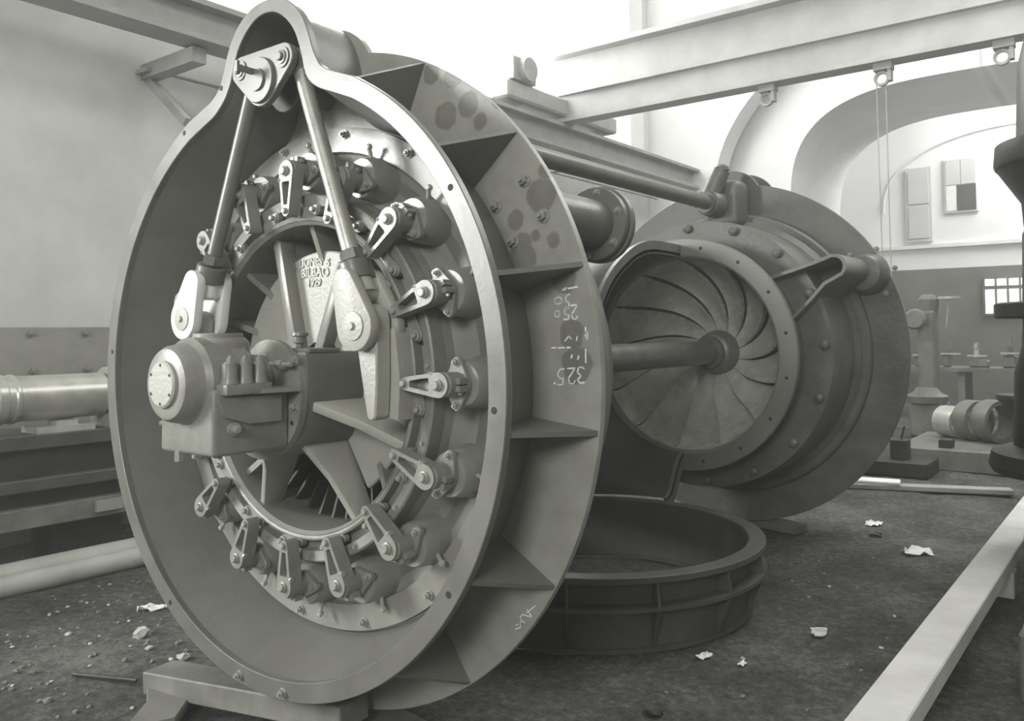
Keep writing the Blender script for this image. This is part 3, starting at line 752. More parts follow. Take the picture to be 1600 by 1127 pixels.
for s in (-1, 1):
    bm = nb(); lathe(bm, [(0, -.006), (.042, -.006), (.042, .004), (0, .004)], c=(.14 * s, RY0, 1.278), n=28, closed=False); part('pin_washer', bm, 'flange', Lk)
    bm = nb(); lathe(bm, [(0, -.022), (.014, -.022), (.018, -.017), (.018, -.012), (.028, -.011), (.028, -.004), (0, -.004)], c=(.14 * s, RY0, 1.278), n=20, closed=False); part('rod_pin', bm, 'flange', Lk)
    top = Vector((.14 * s, .072, 1.278)); bot = Vector((.56 * s, .072, .205 if s > 0 else .25)); d = (bot - top).normalized()
    L_ = (bot - top).length
    bm = nb(); tube(bm, top + d * .03, top + d * (L_ - .26), .033, n=28)
    lathe(bm, [(0, -.038), (.055, -.038), (.055, .038), (0, .038)], c=top, axis='y', n=24, closed=False)
    rod = part('connecting_rod', bm, 'steel' if s > 0 else 'flange', Lk)
    bm = nb(); tube(bm, top + d * (L_ - .305), top + d * (L_ - .265), .047, n=6); part('lock_nut', bm, 'flange', Lk)
    # collar and fork
    bm = nb(); p0 = top + d * (L_ - .255)
    tube(bm, p0, p0 + d * .075, .064, n=28); bevel(bm, .004); part('fork_collar', bm, 'flange', Lk)
    def fp(al, off): v = p0 + d * al + Vector((-d.z, 0, d.x)) * off; return (v.x, v.z)
    bo = (bot.x, bot.z)
    ck = hull2([(*fp(.085, 0), .056), (bo[0], bo[1], .092)], 14)
    bits = []
    for (ya, yb) in ((-.016, .026), (.116, .158)):
        b1 = nb(); prism(b1, ck, ya, yb); bevel(b1, .005, 2); bits.append(b1)
    b1 = nb(); tube(b1, p0 + d * .07, p0 + d * .13, .054, .060, n=24); bits.append(b1)
    b1 = nb(); prism(b1, hull2([(*fp(.098, .0), .050), (*fp(.112, .0), .050)], 10), -.013, .155); bevel(b1, .004); bits.append(b1)
    bm = nb()
    for b1 in bits:
        bmesh.ops.recalc_face_normals(b1, faces=b1.faces); tm = bpy.data.meshes.new('tmp'); b1.to_mesh(tm); b1.free(); bm.from_mesh(tm); bpy.data.meshes.remove(tm)
    part('fork', bm, 'disc' if s > 0 else 'white_paint', Lk)
    bm = nb(); lathe(bm, [(0, -.060), (.012, -.060), (.015, -.056), (.015, -.051), (.030, -.050), (.052, -.048), (.054, -.042), (0, -.042)], c=(bot.x, .027, bot.z), n=24, closed=False)
    tube(bm, (bot.x, -.012, bot.z), (bot.x, .175, bot.z), .024, n=16); part('fork_pin', bm, 'disc', Lk)
bm = nb(); tube(bm, (0, RY0 + .15, 1.213), (0, 5.0, 1.213), .058, n=32); part('regulating_shaft', bm, 'shaft', Lk)

# ================================================================== rear unit (mirror side)
V = thing('turbine_unit', (0, 4.7, -H), 'dark cast turbine casing at the back with its bell mouth and runner facing forward', 'turbine', 'turbine casings')
YD = 4.667; s_ = 1.4084 / 1.3866
OUTR = [(x * s_, z * s_) for x, z in OUTB]
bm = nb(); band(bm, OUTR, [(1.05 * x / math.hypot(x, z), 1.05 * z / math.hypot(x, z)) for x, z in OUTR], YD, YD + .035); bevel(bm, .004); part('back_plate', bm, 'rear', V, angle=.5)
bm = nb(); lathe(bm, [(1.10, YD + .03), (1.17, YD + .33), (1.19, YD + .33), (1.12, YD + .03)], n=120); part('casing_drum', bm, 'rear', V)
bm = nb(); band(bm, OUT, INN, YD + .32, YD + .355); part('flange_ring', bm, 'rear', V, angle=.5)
for i in range(15):
    a = rad(17.2 + 24 * i)
    if 78 < math.degrees(a) % 360 < 102: continue
    bm = nb(); R3 = Matrix.Rotation(-a, 3, 'Y')
    prism_ax(bm, [(1.10, YD + .035), (1.39, YD + .035), (1.247, YD + .32), (1.18, YD + .32)], -.009, .009, 'z')
    bmesh.ops.rotate(bm, verts=bm.verts, cent=(0, 0, 0), matrix=R3); part('rib', bm, 'rear', V, smooth=False)
def bell(parent, y, d, mat, mruner, detail=True):
    """y: plane of the back plate, d: -1 faces -y, +1 faces +y"""
    def q(r, t): return (r, y + d * t)
    bm = nb()
    lathe(bm, [q(1.09, -.02), q(1.09, .10), q(1.05, .14), q(1.045, .58), q(1.038, .60), q(1.038, .625), q(.90, .63), q(.80, .61), q(.80, .30), q(.80, -.02)], n=128)
    part('guide_case', bm, mat, parent, angle=.5)
    bm = nb(); lathe(bm, [q(1.15, .0), q(1.15, .07), q(1.135, .085), q(1.06, .085), q(1.06, 0)], n=128); part('step_ring', bm, mat, parent, angle=.5)
    bm = nb(); lathe(bm, [q(.82, .50), q(.82, .86), q(.878, .862), q(.878, .90), q(.872, .905), q(.75, .905), q(.735, .895), q(.730, .86), q(.745, .50)], n=128)
    bf = part('bell_flange', bm, 'paint' if detail else mat, parent, angle=.5)
    if detail:
        for i in range(16):
            a = rad(11 + 22.5 * i); inst('bolt_hole', HOLE, bf, point_to((.812 * cos(a), y + d * .906, .812 * sin(a)), (0, d, 0), s=1.1))
    return bf
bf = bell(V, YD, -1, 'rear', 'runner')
bell(U, .3375 + .03, 1, 'paint', 'runner', detail=False)
for i in range(16):
    a = rad(4 + 22.5 * i)
    bm = nb(); lathe(bm, [(0, 0), (.035, 0), (.033, -.035), (.02, -.045), (0, -.048)], c=(.985 * cos(a), YD - .625, .985 * sin(a)), n=14, closed=False); part('cap_nut', bm, 'rear', V)
# runner: curved bowl and blades
prof = []
for i in range(15):
    t = i / 14 * pi / 2
    prof.append((.16 + .565 * (1 - cos(t)) ** 1 if False else .17 + .56 * sin(t), YD - .86 + .62 * cos(t) ** 1.15 if False else YD - .84 + .60 * cos(t)))
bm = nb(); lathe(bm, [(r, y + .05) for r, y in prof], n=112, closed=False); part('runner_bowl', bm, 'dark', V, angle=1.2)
NB = 13
for k in range(NB):
    bm = nb(); rows = []
    NU = 8
    for i, (r, yy) in enumerate(prof):
        sw = .5 * (r - .73) / .56
        sp = max(0, min(1, (r - .22) / .12)) * max(0, min(1, (.735 - r) / .05))
        row = []
        for u in range(NU + 1):
            f = u / NU; a = 2 * pi / NB * (k + f * .945) + sw + .2
            lift = .065 * sp * ((1 - f) ** 1.6)
            row.append(((r - .35 * lift) * cos(a), yy - lift, (r - .35 * lift) * sin(a)))
        rows.append(row)
    T = [[bm.verts.new(p) for p in row] for row in rows]
    Bk = [[bm.verts.new((p[0], p[1] + .03 + .6 * (prof[i][1] - p[1]), p[2])) for p in row] for i, row in enumerate(rows)]
    for i in range(len(rows) - 1):
        for u in range(NU):
            quad(bm, [T[i][u], T[i][u + 1], T[i + 1][u + 1], T[i + 1][u]]); quad(bm, [Bk[i][u], Bk[i + 1][u], Bk[i + 1][u + 1], Bk[i][u + 1]])
        for u in (0, NU): quad(bm, [T[i][u], T[i + 1][u], Bk[i + 1][u], Bk[i][u]])
    for i in (0, len(rows) - 1):
        for u in range(NU): quad(bm, [T[i][u], T[i][u + 1], Bk[i][u + 1], Bk[i][u]])
    part('runner_blade', bm, 'runner', V, angle=.8)
bm = nb(); lathe(bm, [(.0, YD - .40), (.12, YD - .40), (.15, YD - .38), (.165, YD - .32), (.19, YD - .2), (.0, YD - .2)], n=40, closed=False); part('runner_hub', bm, 'shaft', V)
# bracket arm on the right with pipe stub
def sweep_wall(bm, pts, y0, y1, th):
    n = len(pts); L = [];Rr = []
    for i in range(n):
        a = Vector(pts[max(0, i - 1)]); b_ = Vector(pts[min(n - 1, i + 1)]); d = (b_ - a).normalized(); nn = Vector((-d.y, d.x)) * th / 2
        p = Vector(pts[i]); L.append(p + nn); Rr.append(p - nn)
    poly = [(p.x, p.y) for p in L] + [(p.x, p.y) for p in Rr[::-1]]
    A = [bm.verts.new((x, y0, z)) for x, z in poly]; B = [bm.verts.new((x, y1, z)) for x, z in poly]
    m = len(poly)
    for i in range(m): quad(bm, [A[i], B[i], B[(i + 1) % m], A[(i + 1) % m]])
    for F in (A, B):
        for i in range(n - 1): quad(bm, [F[i], F[i + 1], F[m - 2 - i], F[m - 1 - i]])
pa = [(.64, .56), (.80, .605), (.95, .65), (1.05, .685)] + [(1.085 + .078 * cos(rad(t)), .618 + .078 * sin(rad(t))) for t in (100, 70, 40, 10, -20, -45)] + [(1.02, .50), (.93, .40), (.77, .24)]
bm = nb(); sweep_wall(bm, pa, 3.92, 4.66, .024); part('bracket_wall', bm, 'paint', V, angle=.7)
bm = nb(); bx(bm, .80, .815, 4.05, 4.66, .36, .60); part('bracket_rib', bm, 'paint', V, smooth=False)
bm = nb(); prism(bm, [(.70, .575), (1.06, .68), (1.14, .62), (1.03, .50), (.83, .30)], 4.30, 4.32); part('bracket_back', bm, 'rear', V, smooth=False)
bm = nb(); tube(bm, (1.12, YD, .60), (1.12, YD - .16, .60), .17, .13, n=32); bevel(bm, .012, 2); sb = part('stub_boss', bm, 'rear', V)
for k in range(6):
    a = rad(60 * k + 10); inst('bolt', B16, sb, point_to((1.12 + .20 * cos(a), YD, .60 + .20 * sin(a)), (0, -1, 0)))
# shaft bearing on top of the rear plate
bm = nb(); tube(bm, (0, YD - .42, 1.213), (0, YD, 1.213), .10, .13, n=32); bevel(bm, .012, 2); part('shaft_bearing', bm, 'rear', V)
bm = nb(); tube(bm, (0, YD - .46, 1.213), (0, YD - .40, 1.213), .085, n=28); part('bearing_collar', bm, 'rear', V)
bm = nb(); tube(bm, (-.06, YD - .34, 1.16), (.07, YD - .28, 1.49), .080, .070, n=24); lathe(bm, [(0, 0), (.062, 0), (.055, .03), (.03, .05), (0, .055)], c=(.072, YD - .28, 1.485), axis='z', n=16, closed=False); part('bearing_arm', bm, 'rear', V)
bm = nb(); bx(bm, -.10, .20, YD - .24, YD, 1.02, 1.42); bevel(bm, .07, 4); part('bearing_bracket', bm, 'rear', V)

# ================================================================== main shaft
bm = nb(); tube(bm, (0, -.415, 0), (0, YD - .22, 0), .094, n=40)
lathe(bm, [(.094, 0), (.125, 0), (.125, .06), (.094, .06)], c=(0, YD - .46, 0), n=40)
solo('main_shaft', bm, 'shaft', 'thick dull steel shaft running into the runner bell', 'shaft')

# ================================================================== half draft elbow
E_ = thing('draft_elbow', (-.4, 2.95, -1.12), 'dark half-open draft tube elbow bending down below the runner bell', 'pipe')
st = [((3.752, .745), (3.752, -.745)), ((3.50, .75), (3.70, -.775)), ((3.28, .745), (3.66, -.82)), ((3.10, .70), (3.63, -.865)), ((2.94, .62), (3.60, -.91)), ((2.80, .53), (3.575, -.95)), ((2.68, .41), (3.56, -.98)),
      ((2.59, .26), (3.54, -1.005)), ((2.52, .09), (3.525, -1.02)), ((2.47, -.12), (3.51, -1.03)), ((2.44, -.36), (3.50, -1.035)), ((2.42, -.65), (3.49, -1.04)), ((2.41, -1.043), (3.48, -1.043))]
for _ in range(2):
    q_ = [st[0]]
    for a_, b_ in zip(st, st[1:]):
        for f in (.25, .75): q_.append(tuple((a_[k][0] * (1 - f) + b_[k][0] * f, a_[k][1] * (1 - f) + b_[k][1] * f) for k in (0, 1)))
    st = q_ + [st[-1]]
bm = nb(); NS = 24; prev = None
for (o_, i_) in st:
    o2 = Vector((0, *o_)); i2 = Vector((0, *i_)); cc = (o2 + i2) / 2; hv = (o2 - i2) / 2; rw = .745
    ring = []
    for rr_ in (1.0, 1.03):
        bu = .20 * min(1, st.index((o_, i_)) / 14)
        ring.append([bm.verts.new(cc + hv * rr_ * cos(pi * k / NS) * (1 + bu * sin(pi * k / NS) ** .6 * (1 if k < NS / 2 else 0)) + Vector((-1, 0, 0)) * rw * rr_ * sin(pi * k / NS)) for k in range(NS + 1)])
    if prev:
        for k in range(NS):
            quad(bm, [prev[0][k], prev[0][k + 1], ring[0][k + 1], ring[0][k]]); quad(bm, [prev[1][k], ring[1][k], ring[1][k + 1], prev[1][k + 1]])
        for k in (0, NS): quad(bm, [prev[0][k], ring[0][k], ring[1][k], prev[1][k]])
    else:
        for k in range(NS): quad(bm, [ring[0][k], ring[1][k], ring[1][k + 1], ring[0][k + 1]])
    prev = ring
for k in range(NS): quad(bm, [prev[0][k], prev[0][k + 1], prev[1][k + 1], prev[1][k]])
part('elbow_wall', bm, 'dark', E_, angle=.8)
for which in (0, 1):
    bm = nb(); P_ = [s[which] for s in st]; prev = None
    for i, (y, z) in enumerate(P_):
        a = Vector(P_[max(0, i - 1)]); b_ = Vector(P_[min(len(P_) - 1, i + 1)]); d = (b_ - a).normalized(); nn = Vector((-d.y, d.x)) * (1 if which == 0 else -1)
        if which == 0 and nn.y < 0 and i < 3: nn = -nn
        w0, w1 = -.005, .085
        if which == 0: nn = Vector((d.y, -d.x)) if (Vector((d.y, -d.x)).dot(Vector((y - 3.2, z + .5))) > 0) else -Vector((d.y, -d.x))
        else: nn = Vector((d.y, -d.x)) if (Vector((d.y, -d.x)).dot(Vector((y - 3.0, z + .2))) > 0) else -Vector((d.y, -d.x))
        q0 = Vector((y, z)) + nn * w0; q1 = Vector((y, z)) + nn * w1
        ring = [bm.verts.new((x, q.x, q.y)) for x, q in ((0, q0), (0, q1), (-.03, q1), (-.03, q0))]
        if prev:
            for j in range(4): quad(bm, [prev[j], prev[(j + 1) % 4], ring[(j + 1) % 4], ring[j]])
        else: quad(bm, ring)
        prev = ring
    quad(bm, prev[::-1]); part('split_flange', bm, 'rear', E_, angle=.6)

# ================================================================== draft ring on the floor
D_ = thing('draft_ring', (.03, 2.38, -H), 'dark ribbed draft tube ring lying flat on the floor below the elbow', 'ring')
cx, cy = .03, 2.38
bm = nb(); lathe(bm, [(.93, -1.43), (.95, -1.06), (.97, -1.06), (.955, -1.43)], c=(cx, cy, 0), axis='z', n=96); part('ring_wall', bm, 'ringdark', D_)
bm = nb(); lathe(bm, [(.955, -1.085), (.955, -1.05), (1.053, -1.05), (1.053, -1.085)], c=(cx, cy, 0), axis='z', n=96); bevel(bm, .003); part('top_flange', bm, 'flange' if False else 'ringdark', D_)
bm = nb(); lathe(bm, [(.955, -1.225), (.955, -1.205), (1.055, -1.205), (1.055, -1.225)], c=(cx, cy, 0), axis='z', n=96); part('middle_flange', bm, 'ringdark', D_)
bm = nb(); lathe(bm, [(.92, -1.455), (.92, -1.43), (.97, -1.43), (.97, -1.455)], c=(cx, cy, 0), axis='z', n=96); part('bottom_flange', bm, 'ringdark', D_)
for i in range(14):
    a = rad(-64 + 360 / 14 * i)
    Rz = Matrix.Translation((cx, cy, 0)) @ Matrix.Rotation(a, 4, 'Z')
    bm = nb()
    for pts in ([(.95, -1.09), (1.03, -1.09), (1.05, -1.205), (.96, -1.205)], [(.96, -1.225), (1.05, -1.225), (.965, -1.43), (.945, -1.43)]):
        A = [bm.verts.new((r, -.008, z)) for r, z in pts]; B = [bm.verts.new((r, .008, z)) for r, z in pts]
        bm.faces.new(A); bm.faces.new(B[::-1])
        for j in range(4): bm.faces.new([A[j], B[j], B[(j + 1) % 4], A[(j + 1) % 4]])
    bmesh.ops.transform(bm, matrix=Rz, verts=bm.verts)
    part('ring_rib', bm, 'ringdark', D_, smooth=False)

# ================================================================== skids, planks and scrap on the floor
def beam(name, p0, p1, wd, hh, mat, label, cat, group=None, bev=.006):
    p0 = Vector(p0); p1 = Vector(p1); d = p1 - p0; L_ = d.length; ang = math.atan2(d.y, d.x)
    bm = nb(); box(bm, (0, 0, 0), (L_, wd, hh)); bevel(bm, bev, 1)
    tilt = math.asin(d.z / L_) if L_ else 0
    Mx = Matrix.Translation((p0 + p1) / 2) @ Matrix.Rotation(ang, 4, 'Z') @ Matrix.Rotation(-tilt, 4, 'Y')
    bmesh.ops.transform(bm, matrix=Mx, verts=bm.verts)
    return solo(name, bm, mat, label, cat, group, smooth=False)
beam('steel_skid', (-.85, .05, -H + .06), (.32, .20, -H + .15), .17, .10, 'machine_grey', 'flat grey skid bar under the near casing wheel', 'skid')
beam('timber_skid', (-.2, .42, -H + .03), (.9, .30, -H + .03), .22, .075, 'wood_dark', 'dark timber block wedged behind the near casing wheel', 'timber')
bm = nb(); prism_ax(bm, [(-.98, .06), (-.90, .20), (-.62, .10), (-.42, -.12), (-.50, -.30), (-.68, -.10)], -H + .0, -H + .05, 'z'); bevel(bm, .006)
solo('steel_offcut', bm, 'machine_grey', 'curved steel offcut lying on the dirt before the near wheel', 'offcut')
beam('timber_skid', (-.35, 4.95, -H + .03), (.55, 4.72, -H + .03), .18, .07, 'wood_dark', 'dark timber chock under the rear casing', 'timber')
beam('timber_plank', (2.03, -.2, -H + .20), (2.05, 8.2, -H + .20), .185, .09, 'timber', 'long pale planed timber plank along the right side', 'plank')
for i, (y, lab) in enumerate(((1.0, 'low timber trestle block under the near end of the pale plank'), (3.9, 'timber trestle block under the pale plank beside the dark column'), (7.2, 'timber trestle block under the far end of the pale plank'))):
    bm = nb(); bx(bm, 1.95, 2.14, y - .08, y + .08, -H - .01, -H + .152); bevel(bm, .008); solo('trestle_block', bm, 'timber_grey', lab, 'timber', 'blocks under the plank', smooth=False)
bm = nb(); bx(bm, 2.35, 2.75, 2.2, 2.8, -H, -H + .30); bevel(bm, .01); solo('wooden_crate', bm, 'wood_dark', 'low dark wooden crate right of the plank', 'crate', smooth=False)
beam('timber_board', (.2, 6.9, -H + .03), (1.7, 7.45, -H + .03), .16, .05, 'timber_grey', 'grey board lying on the floor behind the rear casing', 'board')
beam('timber_board', (.15, 7.0, -H + .072), (.75, 7.12, -H + .072), .22, .03, 'paper', 'short pale board lying on the floor by the rear casing', 'board')

def rock(name, p, s, mat, label, cat, group=None, flat=.6, seed=0):
    rnd = random.Random(seed); bm = nb(); bmesh.ops.create_icosphere(bm, subdivisions=2, radius=1)
    for v in bm.verts:
        k = 1 + rnd.uniform(-.28, .28); v.co = Vector((v.co.x * s * k, v.co.y * s * k * .8, v.co.z * s * k * flat))
    bmesh.ops.rotate(bm, verts=bm.verts, cent=(0, 0, 0), matrix=Matrix.Rotation(rnd.uniform(0, 6), 3, 'Z'))
    bmesh.ops.translate(bm, verts=bm.verts, vec=(p[0], p[1], fz(p[0], p[1]) + s * flat * .55))
    return solo(name, bm, mat, label, cat, group, angle=.5)
def scrap(name, p, s, mat, label, cat, group=None, seed=0):
    """a crumpled sheet with a little thickness"""
    rnd = random.Random(seed); bm = nb(); n = 5; V_ = []
    a = rnd.uniform(0, 6)
    for i in range(n + 1):
        for j in range(n + 1):
            x, y = (i / n - .5) * s, (j / n - .5) * s * .6
            V_.append((x * cos(a) - y * sin(a) + rnd.uniform(-.06, .06) * s, x * sin(a) + y * cos(a) + rnd.uniform(-.06, .06) * s, abs(rnd.gauss(0, .09)) * s + .006))
    for off in (0, -.003):
        vs = [bm.verts.new((p[0] + q[0], p[1] + q[1], fz(*p) + q[2] + off)) for q in V_]
        for i in range(n):
            for j in range(n): quad(bm, [vs[i * (n + 1) + j], vs[(i + 1) * (n + 1) + j], vs[(i + 1) * (n + 1) + j + 1], vs[i * (n + 1) + j + 1]])
    return solo(name, bm, mat, label, cat, group, smooth=False)
scrap('paper_scrap', (-2.02, .67), .16, 'paper', 'white paper scrap beside the left edge of the near wheel', 'paper', 'paper scraps', 1)
rock('stone_lump', (-1.61, .38), .055, 'stone', 'largest pale stone lump on the dirt left of the wheel', 'stone', 'stones', .6, 2)
rock('stone_lump', (-1.13, .34), .03, 'stone', 'small white stone just left of the wheel rim near the skid', 'stone', 'stones', .7, 3)
scrap('paper_scrap', (1.01, 1.9), .09, 'paper', 'white paper scrap in front of the draft ring', 'paper', 'paper scraps', 4)
scrap('paper_scrap', (1.44, 4.6), .20, 'paper', 'torn white paper on the floor near the far part of the plank', 'paper', 'paper scraps', 5)
scrap('paper_scrap', (.93, 5.41), .17, 'paper', 'pale paper scrap on the floor right of the rear casing', 'paper', 'paper scraps', 6)
scrap('paper_scrap', (1.37, 2.56), .13, 'stone', 'round grey rag lying between the draft ring and the plank', 'rag', None, 7)
scrap('paper_scrap', (1.2, 1.93), .05, 'paper', 'small white paper bit right of the draft ring base', 'paper', 'paper scraps', 8)
rock('iron_scrap', (1.10, 1.2), .05, 'machine', 'dark iron lump on the floor at the bottom centre', 'scrap', None, .5, 9)
rock('iron_scrap', (1.05, 5.0), .05, 'machine', 'dark lump on the floor beside the torn paper', 'scrap', None, .5, 10)
beam('iron_bar', (-1.32, -.12, -H + .015), (-.98, .02, -H + .02), .02, .02, 'machine', 'thin dark iron bar lying in the dirt at bottom left', 'bar')
rnd = random.Random(21)
for i in range(190):
    x = rnd.uniform(-2.75, -.7); y = rnd.uniform(-.6, .95)
    if x > -1.05 and y > -.05: continue
    rock('stone_chip', (x, y), rnd.uniform(.005, .012) + .012 * rnd.random() ** 4, 'stone' if rnd.random() < .3 else 'chip', 'small stone chip scattered in the dirt left of the near wheel', 'stone', 'stone chips left of the near wheel', .6, 100 + i)
for i in range(45):
    x = rnd.uniform(.75, 1.85); y = rnd.uniform(.9, 6.2)
    if math.hypot(x - .03, y - 2.38) < 1.12: continue
    rock('stone_chip', (x, y), rnd.uniform(.005, .014), 'stone' if rnd.random() < .2 else 'chip', 'small stone chip scattered on the floor between draft ring and plank', 'stone', 'stone chips by the plank', .6, 200 + i)

# ================================================================== left side: iron plate, lathe bed with roller, timbers
bm = nb(); bx(bm, -4.34, -4.30, -1.5, 3.2, -H, .255); bevel(bm, .004)
ip = solo('iron_plate', bm, 'iron_plate', 'large bolted iron plate standing along the left wall', 'plate', smooth=False)
for i in range(9):
    for z, o_ in ((.205, 0), (-.095, .02)):
        inst('bolt', B24, ip, point_to((-4.30, -1.2 + .43 * i + .39 + o_, z), (1, 0, 0), s=1.1))
LB = thing('lathe_bed', (-3.55, 1, -H), 'long dark machine bed along the left wall', 'lathe')
bm = nb(); bx(bm, -3.9, -3.30, -2, 4.2, -.60, -.50); bevel(bm, .008); part('bed_way', bm, 'bed_iron', LB, smooth=False)
bm = nb(); bx(bm, -3.86, -3.36, -2, 4.2, -.80, -.60); part('bed_web', bm, 'machine', LB, smooth=False)
bm = nb(); bx(bm, -3.9, -3.28, -2, 4.2, -.885, -.80); bevel(bm, .008); part('bed_rail', bm, 'bed_iron', LB, smooth=False)
bm = nb(); bx(bm, -3.88, -3.40, -2, 4.2, -1.0, -.885); part('bed_web', bm, 'machine', LB, smooth=False)
bm = nb(); bx(bm, -3.90, -3.31, -2, 4.2, -1.14, -1.0); bevel(bm, .006); part('bed_sill', bm, 'machine_grey', LB, smooth=False)
bm = nb(); bx(bm, -3.31, -3.28, .95, 1.15, -1.10, -1.02); part('bed_lug', bm, 'iron_plate', LB, smooth=False)
for y in (-1.6, 1.0, 3.6):
    bm = nb(); bx(bm, -3.86, -3.50, y - .25, y + .25, -H, -1.14); part('bed_foot', bm, 'machine', LB, smooth=False)
RO = thing('steel_roller', (-3.45, .4, -.5), 'shiny steel roller lying lengthwise on the machine bed', 'roller')
bm = nb(); lathe(bm, [(0, -2.0), (.165, -2.0), (.165, .30), (.175, .31), (.175, .36), (.165, .37), (.165, .41), (.172, .42), (.172, .44), (.160, .45), (.160, 1.05), (.10, 1.06), (.10, 1.2), (0, 1.2)], c=(-3.45, 0, -.255), n=40, closed=False); part('roller_body', bm, 'roller', RO)
bm = nb(); lathe(bm, [(.10, 1.08), (.19, 1.08), (.20, 1.09), (.20, 1.18), (.10, 1.18)], c=(-3.45, 0, -.255), n=32); bx(bm, -3.62, -3.32, 1.06, 1.2, -.499, -.40); part('roller_bearing', bm, 'iron_plate', RO)
bm = nb(); bx(bm, -3.56, -3.31, .55, .95, -.499, -.455); bx(bm, -3.5, -3.36, .7, .85, -.455, -.42); part('roller_chock', bm, 'machine_light', RO, smooth=False)
for i, (x, z, lab) in enumerate(((-3.16, -H + .075, 'upper of two long round pale timbers beside the machine bed, nearer the wall'), (-2.98, -H + .06, 'lower round pale timber lying on the dirt at left'))):
    bm = nb(); tube(bm, (x, -2.5, z), (x + .05, 3.6, z), .085 if i == 0 else .07, n=20); solo('timber_pole', bm, 'pole', lab, 'timber', 'poles beside the machine bed')

# ================================================================== right edge: dark machine column
MC = thing('machine_column', (2.64, 4.0, -H), 'tall dark iron machine column with flanged ledges at the right edge', 'machine')
c_ = (2.64, 4.0, 0)
def col(name, prof, mat='machine'):
    bm = nb(); lathe(bm, prof, c=c_, axis='z', n=40, closed=False); part(name, bm, mat, MC)
col('column_foot', [(0, -H), (.46, -H), (.46, -1.1), (.40, -1.05), (.40, -.70), (0, -.70)])
col('base_flange', [(0, -.70), (.62, -.70), (.64, -.66), (.62, -.58), (.50, -.54), (0, -.54)])
col('lower_body', [(0, -.54), (.50, -.54), (.485, -.1), (.44, .06), (.43, .24), (0, .24)])
col('middle_ledge', [(0, .235), (.575, .235), (.585, .245), (.585, .32), (.57, .33), (0, .33)])
col('middle_body', [(0, .33), (.43, .33), (.42, .75), (.40, .80), (0, .80)])
col('upper_cone', [(0, .80), (.41, .80), (.42, .95), (.55, 1.16), (0, 1.16)])
col('upper_ledge', [(0, 1.16), (.555, 1.16), (.565, 1.18), (.555, 1.30), (0, 1.30)])
col('upper_body', [(0, 1.30), (.44, 1.30), (.42, 1.80), (.36, 2.05), (0, 2.10)])

# ================================================================== far workshop
DR = thing('drill_press', (.2, 12, -H), 'upright drilling machine standing far behind at the right of the rear casing', 'machine')
def dz(v): return v
bm = nb(); bx(bm, -.05, .20, 11.85, 12.15, -.75, .45); bevel(bm, .03); part('column', bm, 'machine_grey', DR, smooth=False)
bm = nb(); bx(bm, -.16, .32, 11.7, 12.3, -H, -.95); bevel(bm, .03); part('base', bm, 'machine_grey', DR, smooth=False)
bm = nb(); lathe(bm, [(0, -.95), (.28, -.95), (.30, -.85), (.20, -.80), (.14, -.72), (0, -.72)], c=(.06, 11.9, 0), axis='z', n=24, closed=False); part('table', bm, 'machine_grey', DR)
bm = nb(); lathe(bm, [(0, .42), (.13, .42), (.15, .52), (.15, .62), (.08, .70), (0, .70)], c=(.09, 12, 0), axis='z', n=24, closed=False); part('head', bm, 'machine_grey', DR)
bm = nb(); lathe(bm, [(.0, -.06), (.13, -.06), (.16, 0), (.13, .06), (0, .06)], c=(-.05, 11.75, .32), axis='y', n=24, closed=False); part('gear_box', bm, 'machine_grey', DR)
bm = nb(); lathe(bm, [(.0, .62), (.16, .62), (.16, .66), (0, .66)], c=(.38, 12, 0), axis='z', n=24, closed=False); tube(bm, (.38, 12, .62), (.33, 12, .2), .012, n=8); part('pulley', bm, 'machine_light', DR)
# bench with small machines
BN = thing('work_bench', (.9, 15.5, -H), 'long cluttered work bench against the far dark wall', 'bench')
bm = nb(); bx(bm, -1.6, 2.9, 15.0, 15.95, -.62, -.55); part('bench_top', bm, 'machine_grey', BN, smooth=False)
for x in (-1.4, 0.0, 1.4, 2.7):
    bm = nb(); bx(bm, x - .06, x + .06, 15.1, 15.9, -H, -.62); part('bench_leg', bm, 'machine_grey', BN, smooth=False)
rnd = random.Random(5)
labs = ['leftmost', 'second', 'third', 'fourth', 'fifth', 'sixth', 'rightmost']
for i in range(7):
    x = -1.25 + i * .5 + rnd.uniform(-.1, .1); hh = rnd.uniform(.45, 1.15)
    t = thing('bench_machine', (x, 15.4, -.55), labs[i] + ' of the small machines standing on the far bench', 'machine', 'small machines on the far bench')
    bm = nb(); bx(bm, x - .16, x + .16 - .1 * (i % 3), 15.25, 15.55, -.55, -.55 + hh * (.3 + .1 * (i % 3))); bevel(bm, .03); part('bed', bm, 'machine_grey', t, smooth=False)
    bm = nb(); tube(bm, (x - .05, 15.4, -.55 + hh * .4), (x - .05, 15.4, -.55 + hh), .05, .04, n=12); part('post', bm, 'machine_light' if i % 2 else 'machine_grey', t)
    bm = nb(); wr = rnd.uniform(.05, .11); lathe(bm, [(wr * .75, -.015), (wr, -.015), (wr, .015), (wr * .75, .015)], c=(x + rnd.uniform(-.1, .1), 15.2, -.55 + hh * rnd.uniform(.45, .9)), axis='y' if i % 2 else 'z', n=20); part('hand_wheel', bm, 'machine_grey', t)
    bm = nb(); bx(bm, x - .18, x + .14, 15.2, 15.3, -.55 + hh * .45, -.55 + hh * .5); part('slide', bm, 'machine_light', t, smooth=False)
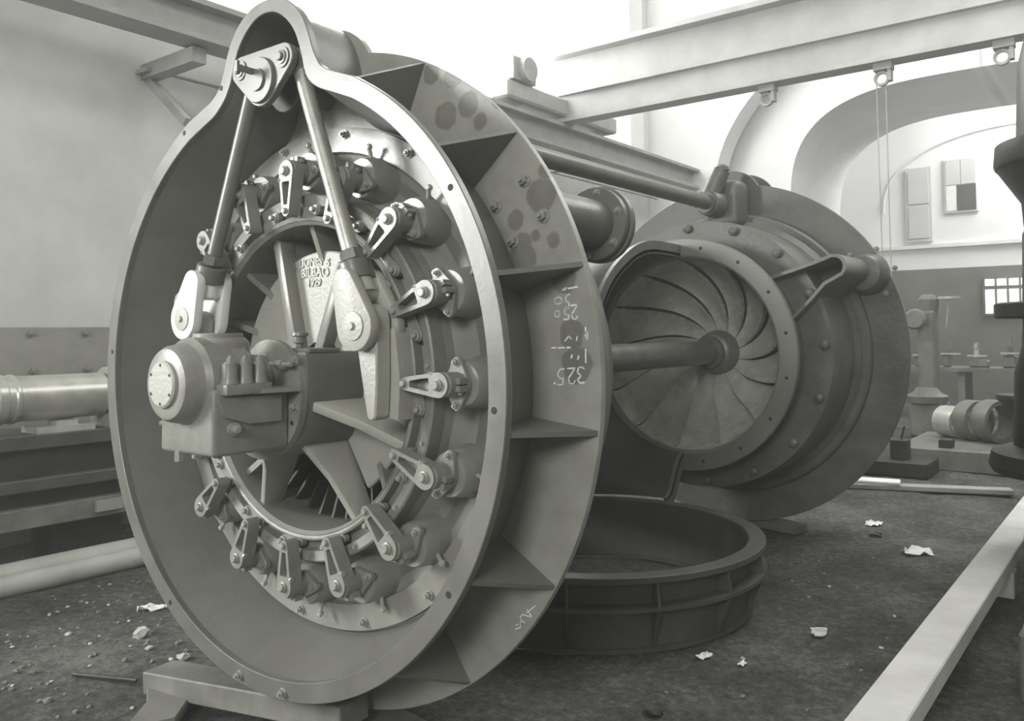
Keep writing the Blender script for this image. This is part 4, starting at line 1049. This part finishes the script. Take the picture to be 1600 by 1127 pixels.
# big cast rings lying on a low platform
PF = solo('machine_platform', (lambda b: (bx(b, .35, 2.6, 8.6, 10.4, -H, -1.22), bevel(b, .01), b)[-1])(nb()), 'machine_grey', 'low grey iron platform in the far workshop', 'platform', smooth=False)
for i, (x, y, r, d_, lab) in enumerate(((.75, 9.9, .20, .28, 'small bright flanged pulley lying at the left on the far platform'), (1.02, 9.7, .25, .20, 'middle cast ring of the row on the far platform'), (1.26, 9.6, .26, .22, 'rightmost cast ring of the row on the far platform'))):
    bm = nb(); zc = -1.22 + r
    lathe(bm, [(r * .78, -d_ / 2), (r * .97, -d_ / 2), (r, -d_ / 2 + .03), (r, d_ / 2 - .03), (r * .97, d_ / 2), (r * .78, d_ / 2)], c=(x, y, zc), axis='x', n=36)
    bmesh.ops.rotate(bm, verts=bm.verts, cent=(x, y, zc), matrix=Matrix.Rotation(rad(-35), 3, 'Z'))
    solo('cast_ring', bm, 'machine_grey' if i else 'machine_light', lab, 'ring', 'cast rings on the platform')
PD = thing('pedestal', (1.62, 9.2, -1.22), 'dark flared pedestal standing beside the cast rings on the platform', 'pedestal')
bm = nb(); lathe(bm, [(0, -1.22), (.20, -1.22), (.20, -1.17), (.12, -1.10), (.10, -.80), (0, -.80)], c=(1.62, 9.2, 0), axis='z', n=24, closed=False); part('stem', bm, 'machine', PD)
bm = nb(); lathe(bm, [(0, -.82), (.12, -.82), (.28, -.64), (.28, -.60), (0, -.60)], c=(1.62, 9.2, 0), axis='z', n=28, closed=False); part('dish', bm, 'machine', PD)
bm = nb(); bx(bm, .05, .85, 7.9, 8.5, -H, -1.30); bevel(bm, .01); solo('base_plate', bm, 'machine', 'dark flat base plate on the floor behind the rear casing', 'plate', smooth=False)
bm = nb(); bx(bm, .42, .60, 8.1, 8.3, -1.30, -1.08); bevel(bm, .01); tube(bm, (.52, 8.2, -1.08), (.56, 8.2, -.93), .012, n=8); solo('oil_can', bm, 'machine', 'small dark box-shaped can with a spout on the base plate', 'can', smooth=False)
bm = nb(); bx(bm, .80, .95, 8.75, 8.9, -1.22, -1.12); bevel(bm, .01); solo('iron_block', bm, 'machine', 'small dark iron block on the near edge of the platform', 'block', smooth=False)
